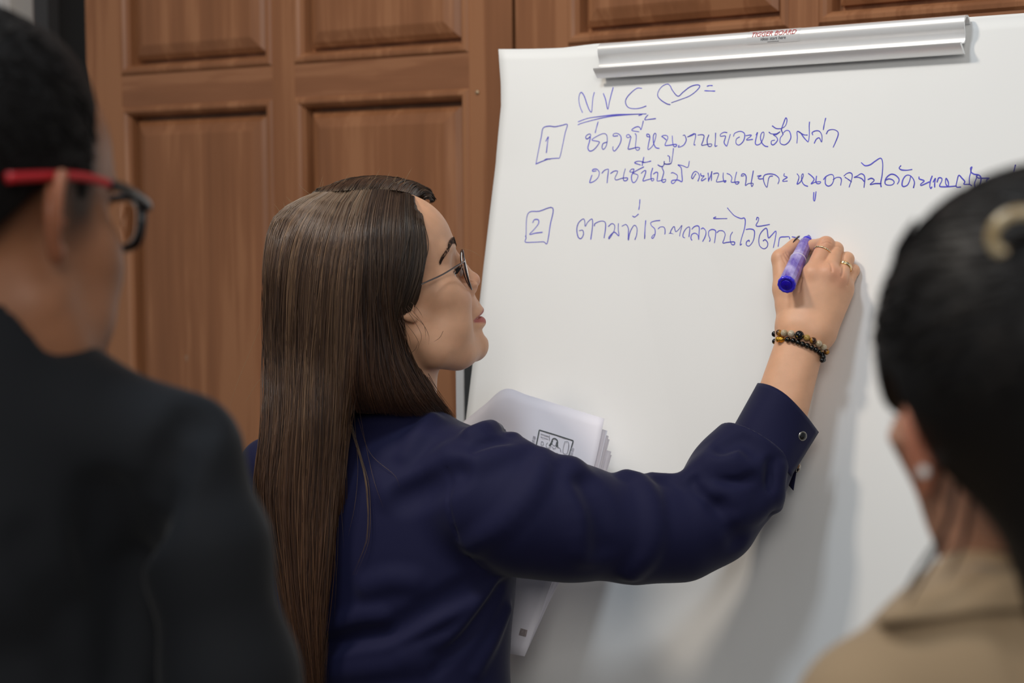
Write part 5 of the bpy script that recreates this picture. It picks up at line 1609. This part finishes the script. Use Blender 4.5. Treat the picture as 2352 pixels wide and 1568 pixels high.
# short tousled strands over the cap
r = np.random.default_rng(21); L = []
for i in range(2600):
    a, b = r.uniform(0, 2 * math.pi), math.acos(r.uniform(-.25, 1))
    q = np.array([math.sin(b) * math.cos(a), math.sin(b) * math.sin(a), math.cos(b)])
    p = np.array([-.018, 0, .042]) + q * [.100, .084, .097]
    if man_hair_line(p[None])[0] < .022 or p[0] > .05: continue
    d = np.array([.6, 0, -.25]) + r.normal(0, .35, 3); d -= q * np.dot(d, q) * .8
    ln = .018 * (.5 + r.random())
    def on(x, e=[.100, .084, .097], c=np.array([-.018, 0, .042])): k = (x - c) / e; return c + k / np.linalg.norm(k) * e
    L.append([p, on(p + d * ln * .5) + q * .0022, on(p + d * ln) + q * .0015])
L = np.array(L); L = np.array([MF.out(x) for x in L.reshape(-1, 3)]).reshape(-1, 3, 3)
strands_mesh('hair_strands', L, np.full(L.shape[:2], .0006) * np.array([1, .9, .3])[None], np.broadcast_to(np.array(srgb(18, 15, 14)[:3]), L.shape), M['hair_b'], man_hair)
# shirt
def mw(px, py, D): return W(px, py, D)
def mshirt(P):
    d = chain(P, [W(-170, 880, 1.36), W(80, 952, 1.365), W(415, 1040, 1.35)], [.075, .053, .040], .03)
    d = smin(d, chain(P, [W(-140, 1180, 1.46), W(-140, 1500, 1.47), W(-140, 1900, 1.47)], [.150, .155, .16], .05), .05)
    d = smin(d, chain(P, [W(120, 1150, 1.43), W(120, 1500, 1.45), W(100, 1900, 1.46)], [.095, .100, .105], .05), .04)
    d = smin(d, chain(P, [W(-560, 1080, 1.56), W(-300, 960, 1.50)], [.05, .05], .03), .03)
    d = smin(d, chain(P, [W(-560, 1080, 1.56), W(-640, 1500, 1.58), W(-560, 1900, 1.52)], [.06, .058, .05], .03), .02)
    arm = chain(P, [W(412, 1052, 1.35), W(470, 1260, 1.345), W(530, 1560, 1.35), W(560, 1850, 1.38)], [pr2(122), pr2(132), pr2(140), pr2(138)], .03)
    d = smin(d, arm, .022)
    # stand-fall collar round the neck
    Q = MF.to(P)
    ring = smax(rcone(Q, (.012, 0, -.03), (.018, 0, -.23), .0705, .086), np.maximum((Q[:, 2] + .103 + 1.33 * Q[:, 0]) * .6, Q[:, 2] + .062), .006)
    d = smin(d, ring, .012)
    for pts, rr, k in MCREASE: d = smax(d, -chain(P, pts, [rr] * len(pts)), k)
    return d
def pr2(px): return px * 1.35 / FPX
def mshirt_raw(P): return mshirt(P)
MCREASE = []
S1, t1 = hit_surface(mshirt, [452, 420, 372, 336, 312, 296, 284], [958, 1000, 1090, 1190, 1300, 1420, 1560], .9, 1.8)
S2, t2 = hit_surface(mshirt, [250, 240, 262, 270, 262], [1150, 1250, 1330, 1420, 1560], .9, 1.8)
S3, t3 = hit_surface(mshirt, [80, 130, 170, 190], [1260, 1330, 1420, 1540], .9, 1.8)
V1 = (S1 - CAM); V1 /= np.linalg.norm(V1, axis=1)[:, None]
MCREASE.append(([p for p in (S1 - V1 * .004)], .016, .012)); MCREASE.append(([p for p in (S2 - FWD * .012)], .015, .02)); MCREASE.append(([p for p in (S3 - FWD * .012)], .015, .02))
bx = np.array([W(-800, 740, 1.2), W(760, 1950, 1.75), W(-800, 1950, 1.15), W(760, 740, 1.75)])
M['black_cloth'] = mat('charcoal_shirt_cloth', srgb(30, 32, 36), .8, spec=.2, sheen=.08, bump=(900, .06))
shirt = sdf_obj('shirt', mshirt, bx.min(0) - .05, bx.max(0) + .05, .006, M['black_cloth'], man)
# glasses: red temple tips, black frame
M['blackframe'] = mat('black_frame', srgb(18, 19, 22), .3, coat=.3); M['redtip'] = mat('red_temple', srgb(186, 24, 34), .35, coat=.3)
mg = empty('eyeglasses', MF.out((.1, 0, .0)), 'black framed glasses with red temple tips on the man at the left', 'glasses')
def mring(side, k=1.0, n=40):
    out = []
    for i in range(n):
        a = 2 * math.pi * i / n; ca, sa = math.cos(a), math.sin(a)
        y = .036 + .0285 * k * np.sign(ca) * abs(ca) ** .6; z = -.004 + .0185 * k * np.sign(sa) * abs(sa) ** .6
        y -= .004 * k * (1 if sa < 0 else 0) * abs(sa)
        out.append(MF.out((.113 - 4.5 * y * y + .06 * z, side * y, z)))
    return np.array(out)
for side in (-1, 1):
    m = MB(); m.tube(mring(side), .0026, 8, closed=True, flat=1.3); m.build('rim', M['blackframe'], mg)
    m = MB(); m.grid(np.array([mring(side, k) for k in (1, .7, .4, .02)]), closed_v=True); n = len(m.v); m.f.append(tuple(range(n - 40, n)))
    q = m.build('lens', M['lens'], mg).modifiers.new('thick', 'SOLIDIFY'); q.thickness = .0015; q.offset = 0
    h = MF.out((.0955, side * .0690, .0075))
    a1 = catmull([h, MF.out((.078, side * .0765, .012)), MF.out((.055, side * .0835, .0165)), MF.out((.036, side * .0855, .0185))], 6)
    m = MB(); m.tube(np.vstack([[mring(side)[3]], a1]), .0033, 8, flat=1.3); m.build('temple', M['blackframe'], mg)
    a2 = catmull([MF.out((.037, side * .0855, .0185)), MF.out((.010, side * .0870, .0215)), MF.out((-.020, side * .0875, .0205)), MF.out((-.060, side * .0850, .0165))], 6)
    m = MB(); m.tube(a2, np.linspace(.0026, .0030, len(a2)), 8, flat=1.2); m.build('temple_tip', M['redtip'], mg)
m = MB(); m.tube(catmull([mring(-1)[18], MF.out((.116, 0, .003)), mring(1)[18]], 6), .0022, 8); m.build('bridge', M['blackframe'], mg)
hm = W(-140, 1500, 1.47); trousers(man, (hm[0], hm[1], .88), 60, srgb(30, 30, 34))

# ------------------------------------------------------------------ the woman at the right edge
B_ = 18
RF = Frame(90 + B_, 4, 0, W(2140, 1000, 1.065), (.0, .0725, -.008))
def rface(Q):
    k = 1 + 1.0 * np.clip((-.020 - Q[:, 2]) / .085, 0, 1)
    return face_sdf(np.stack([Q[:, 0], Q[:, 1] * k, Q[:, 2]], 1)) * .75
def rhead(P):
    Q = RF.to(P)
    d = smin(rface(Q), rcone(Q, (-.022, -.010, -.05), (-.055, -.022, -.22), .039, .048), .02)
    d = smin(d, ear_sdf(Q, (.0, .0690, -.010), 1, .88, 42, 12), .004)
    return smin(d, ear_sdf(Q, (.0, -.0690, -.010), -1, .88, 42, 12), .004)
V, F = surface(rhead, RF.O - [.16, .16, .24], RF.O + [.16, .16, .15], .0030)
M['skin_r'] = skin_mat('warm_skin', srgb(200, 150, 124))
lady = mesh_np('person', V, F, M['skin_r'])
tag(lady, 'person with black hair held by a clip, pearl earring and tan jacket, seen from behind', 'person')
v = verts_of(lady); Q = RF.to(v); c = np.repeat(np.array(srgb(200, 150, 124)[:3])[None], len(v), 0)
ear = np.clip((np.abs(Q[:, 1]) - .070) / .006, 0, 1) * (np.abs(Q[:, 2] + .01) < .04); c = mixc(c, .45 * ear, srgb(214, 118, 88)); paint(lady, c)
M['rhair'] = mat('black_long_hair', srgb(14, 12, 12), .5, spec=.3, bump=(260, .35, (1, 1, .12)))
def rhair(P):
    Q = RF.to(P)
    d = ell(Q, (-.018, .008, .041), (.107, .0950, .098))
    x, z = Q[:, 0], Q[:, 2]
    lim = np.interp(x, [-.14, -.075, -.045, -.028, -.018, -.004, .012, .022, .035, .05, .07, .1], [-.135, -.115, -.080, -.040, .0, .021, .025, .005, -.004, .022, .058, .08])
    d = smin(d, ell(Q, (-.070, .0, -.040), (.050, .060, .090)), .03)
    d = smax(d, lim - z, .010)
    # gathered roll at the back of the head
    return smin(d, ell(Q, (-.100, .004, .060), (.045, .045, .07)), .03)
rh = sdf_obj('hair', rhair, RF.O - [.2, .2, .20], RF.O + [.2, .2, .2], .0034, M['rhair'], lady)
r = np.random.default_rng(31); L = []
for i in range(2600):
    a, b = r.uniform(0, 2 * math.pi), math.acos(r.uniform(-.3, 1))
    q = np.array([math.sin(b) * math.cos(a), math.sin(b) * math.sin(a), math.cos(b)]); n0 = q
    p = np.array([-.018, .008, .041]) + q * [.1065, .0945, .0975]
    if p[0] > .05 or (p[2] < .03 and p[0] > -.03): continue
    tgt = np.array([-.11, .01, .075]); d = tgt - p; ln = np.linalg.norm(d); d /= ln + 1e-9
    d -= n0 * np.dot(d, n0); s = min(.035, ln)
    def on(x, e=[.107, .0950, .098], c=np.array([-.018, .008, .041])): k = (x - c) / e; return c + k / np.linalg.norm(k) * e
    L.append([p, on(p + d * s * .5) + n0 * .0008, on(p + d * s) + n0 * .0002])
L = np.array(L); L = np.array([RF.out(x) for x in L.reshape(-1, 3)]).reshape(-1, 3, 3)
strands_mesh('hair_strands', L, np.full(L.shape[:2], .0006) * np.array([.6, 1, .4])[None], np.broadcast_to(np.array(srgb(24, 21, 20)[:3]), L.shape), M['hair_b'], rh)
# loose wisps by the ear and neck
m_ = 16; WL = []
for p in ([(2168, 1040, 1.055), (2158, 1090, 1.05), (2140, 1130, 1.048), (2133, 1170, 1.048), (2138, 1196, 1.05)], [(2165, 1050, 1.055), (2150, 1110, 1.05), (2136, 1150, 1.048), (2134, 1185, 1.048)],
          [(2195, 1080, 1.05), (2188, 1140, 1.045), (2172, 1200, 1.045), (2150, 1250, 1.045), (2118, 1300, 1.045)], [(2200, 1085, 1.05), (2194, 1150, 1.045), (2178, 1205, 1.045), (2146, 1262, 1.045), (2122, 1295, 1.045)],
          [(2196, 1100, 1.05), (2186, 1160, 1.045), (2164, 1220, 1.045), (2135, 1275, 1.045)], [(2230, 1150, 1.05), (2222, 1220, 1.045), (2200, 1280, 1.045), (2178, 1320, 1.045)], [(2226, 1160, 1.05), (2216, 1230, 1.045), (2196, 1285, 1.045), (2170, 1335, 1.045)],
          [(2150, 1250, 1.045), (2110, 1310, 1.045), (2075, 1370, 1.045)], [(2172, 1240, 1.045), (2130, 1310, 1.045), (2085, 1390, 1.045)],
          [(2100, 505, 1.08), (2075, 545, 1.08), (2056, 580, 1.08), (2046, 600, 1.08)], [(2096, 512, 1.08), (2068, 556, 1.08), (2050, 590, 1.08)], [(2090, 520, 1.08), (2062, 565, 1.08), (2052, 595, 1.08)]):
    for k in range(5):
        g = np.array(p, float) + r.normal(0, 2.0, (1, 3)) * [1, .4, 0]
        WL.append(Wn(resample(catmull(g, 6), m_)))
WL = np.array(WL); s = np.linspace(0, 1, m_)[None]
strands_mesh('hair_wisps', WL, np.full((len(WL), m_), .0006) * np.clip((1 - s) * 3, .2, 1), np.broadcast_to(np.array(srgb(26, 22, 24)[:3]), WL.shape), M['hair_b'], rh)
# lashes of the half hidden eye
L = []
for i in range(60):
    a = -1.2 + 2.4 * (i % 30) / 29; up = 1 if i < 30 else -.6
    cc = np.array([.0655, .0335, -.0105]); st = cc + .0140 * np.array([math.cos(a * .7), math.sin(a * .7) * 1.05, .12 * up]); o = (st - cc) / .0140
    L.append([st, st + o * .006, st + o * .011 + np.array([0, 0, .0025 * up])])
L = np.array([RF.out(x) for x in np.array(L).reshape(-1, 3)]).reshape(-1, 3, 3)
strands_mesh('eyelashes', L, np.full(L.shape[:2], .0007) * np.array([1, .8, .3])[None], np.broadcast_to(np.array(srgb(16, 14, 14)[:3]), L.shape), M['brow'], lady)
# earring
ep, et = hit_surface(rhead, [2119], [1082], .8, 1.4)
er = empty('earring', ep[0], 'white pearl stud earring in the ear of the woman at the right', 'earring')
m = MB(); m.sphere(ep[0] - FWD * .0018, .0034, 20, 14); m.build('pearl', mat('pearl', srgb(244, 243, 240), .18, coat=.6), er)
m = MB(); m.tube([ep[0] - FWD * .001, ep[0] + FWD * .004], .0005, 6); m.build('post', M['gold'], er)
# hair clip: a mottled ring
HC = np.array([2335, 536])
hs, ht = hit_surface(rhair, [2300, 2335], [560, 536], .7, 1.4)
dd = float(min(ht[0], 1.15)); ctr = W(HC[0], HC[1], dd - .004)
clip = empty('hair_clip', ctr, 'cream and brown mottled ring clip in the black hair at the right edge', 'hair clip')
th = np.linspace(0, 2 * math.pi, 56, endpoint=False)
nrm = -FWD; rx, ry = 56 * dd / FPX, 44 * dd / FPX; tl = math.radians(28)
P = [ctr + (rx * math.cos(t) * math.cos(tl) - ry * math.sin(t) * math.sin(tl)) * RIGHT + (rx * math.cos(t) * math.sin(tl) + ry * math.sin(t) * math.cos(tl)) * UP - FWD * .003 * math.cos(t) for t in th]
m = MB(); m.tube(np.array(P), 15 * dd / FPX, 14, closed=True, up=FWD)
m.build('clip_ring', ramp_mat('tortoise', srgb(150, 120, 66), srgb(222, 206, 170), 90, (1, 1, 1), .18, .4, .6, coat=.5), clip)
# jacket
M['tan'] = mat('tan_jacket_cloth', srgb(158, 136, 108), .8, spec=.2, sheen=.2, bump=(700, .10))
def jpr(px): return px * 1.08 / FPX
def jacket_b(P):
    d = chain(P, [W(2420, 1480, 1.10), W(2250, 1560, 1.08), W(2025, 1660, 1.06)], [jpr(170), jpr(176), jpr(182)], .03)
    d = smin(d, chain(P, [W(2420, 1480, 1.10), W(2680, 1540, 1.14), W(2900, 1660, 1.18)], [jpr(170), jpr(176), jpr(182)], .03), .03)
    d = smin(d, chain(P, [W(2450, 1640, 1.115), W(2450, 2050, 1.115), W(2450, 2420, 1.115)], [.105, .12, .125], .04), .05)
    d = smin(d, chain(P, [W(2230, 1750, 1.10), W(2230, 2050, 1.105), W(2230, 2420, 1.11)], [.075, .08, .085], .04), .04)
    d = smin(d, chain(P, [W(2670, 1750, 1.14), W(2670, 2050, 1.14), W(2670, 2420, 1.14)], [.075, .08, .085], .04), .04)
    d = smin(d, chain(P, [W(2025, 1665, 1.06), W(1950, 2100, 1.06), W(2000, 2500, 1.10)], [jpr(182), jpr(180), jpr(160)], .03), .02)
    return smin(d, chain(P, [W(2900, 1665, 1.18), W(2950, 2100, 1.18), W(2900, 2500, 1.20)], [jpr(182), jpr(180), jpr(160)], .03), .02)
sj, tj = hit_surface(jacket_b, [2290, 2310, 2335, 2360], [1405, 1450, 1510, 1570], .7, 1.4)
SJ = [p - FWD * .003 for p in sj]
def jacket(P): return smax(jacket_b(P), -chain(P, SJ, [.005] * 4), .006)
bx = np.array([W(1700, 1280, .85), W(3150, 2500, 1.35), W(1700, 2500, .85), W(3150, 1280, 1.35)])
jk = sdf_obj('jacket', jacket, bx.min(0) - .02, bx.max(0) + .02, .005, M['tan'], lady)
col_t = [(2180, 1330, 1.135), (2215, 1306, 1.10), (2250, 1300, 1.065), (2310, 1308, 1.035), (2390, 1312, 1.02), (2480, 1306, 1.02), (2560, 1300, 1.06)]
col_b = [(2020, 1424, 1.095), (2016, 1428, 1.06), (2030, 1426, 1.02), (2150, 1418, .975), (2290, 1400, .955), (2450, 1400, .955), (2640, 1410, 1.02)]
n = 44
_q = np.array(col_b[2:6], float); _s, _t = hit_surface(jacket_b, _q[:, 0] + [60, 0, 0, 0], _q[:, 1] + 14, .7, 1.4)
for _i in range(4): col_b[2 + _i] = (col_b[2 + _i][0], col_b[2 + _i][1], min(_t[_i] - .006, 1.06))
tp = resample(catmull(Wn(col_t), 8), n); bt = resample(catmull(Wn(col_b), 8), n)
G = []
for v_ in np.linspace(0, 1, 14):
    row = tp * (1 - v_) + bt * v_
    row = row - UP * (.012 * math.sin(math.pi * v_)) * 0 + UP * .004 * math.sin(math.pi * v_)
    G.append(row)
m = MB(); m.grid(np.array(G)); co_ = m.build('collar', M['tan'], jk); q = co_.modifiers.new('thick', 'SOLIDIFY'); q.thickness = .003; q.offset = 0
hl = W(2450, 2420, 1.115); trousers(lady, (hl[0], hl[1], .84), 110, srgb(40, 38, 40))
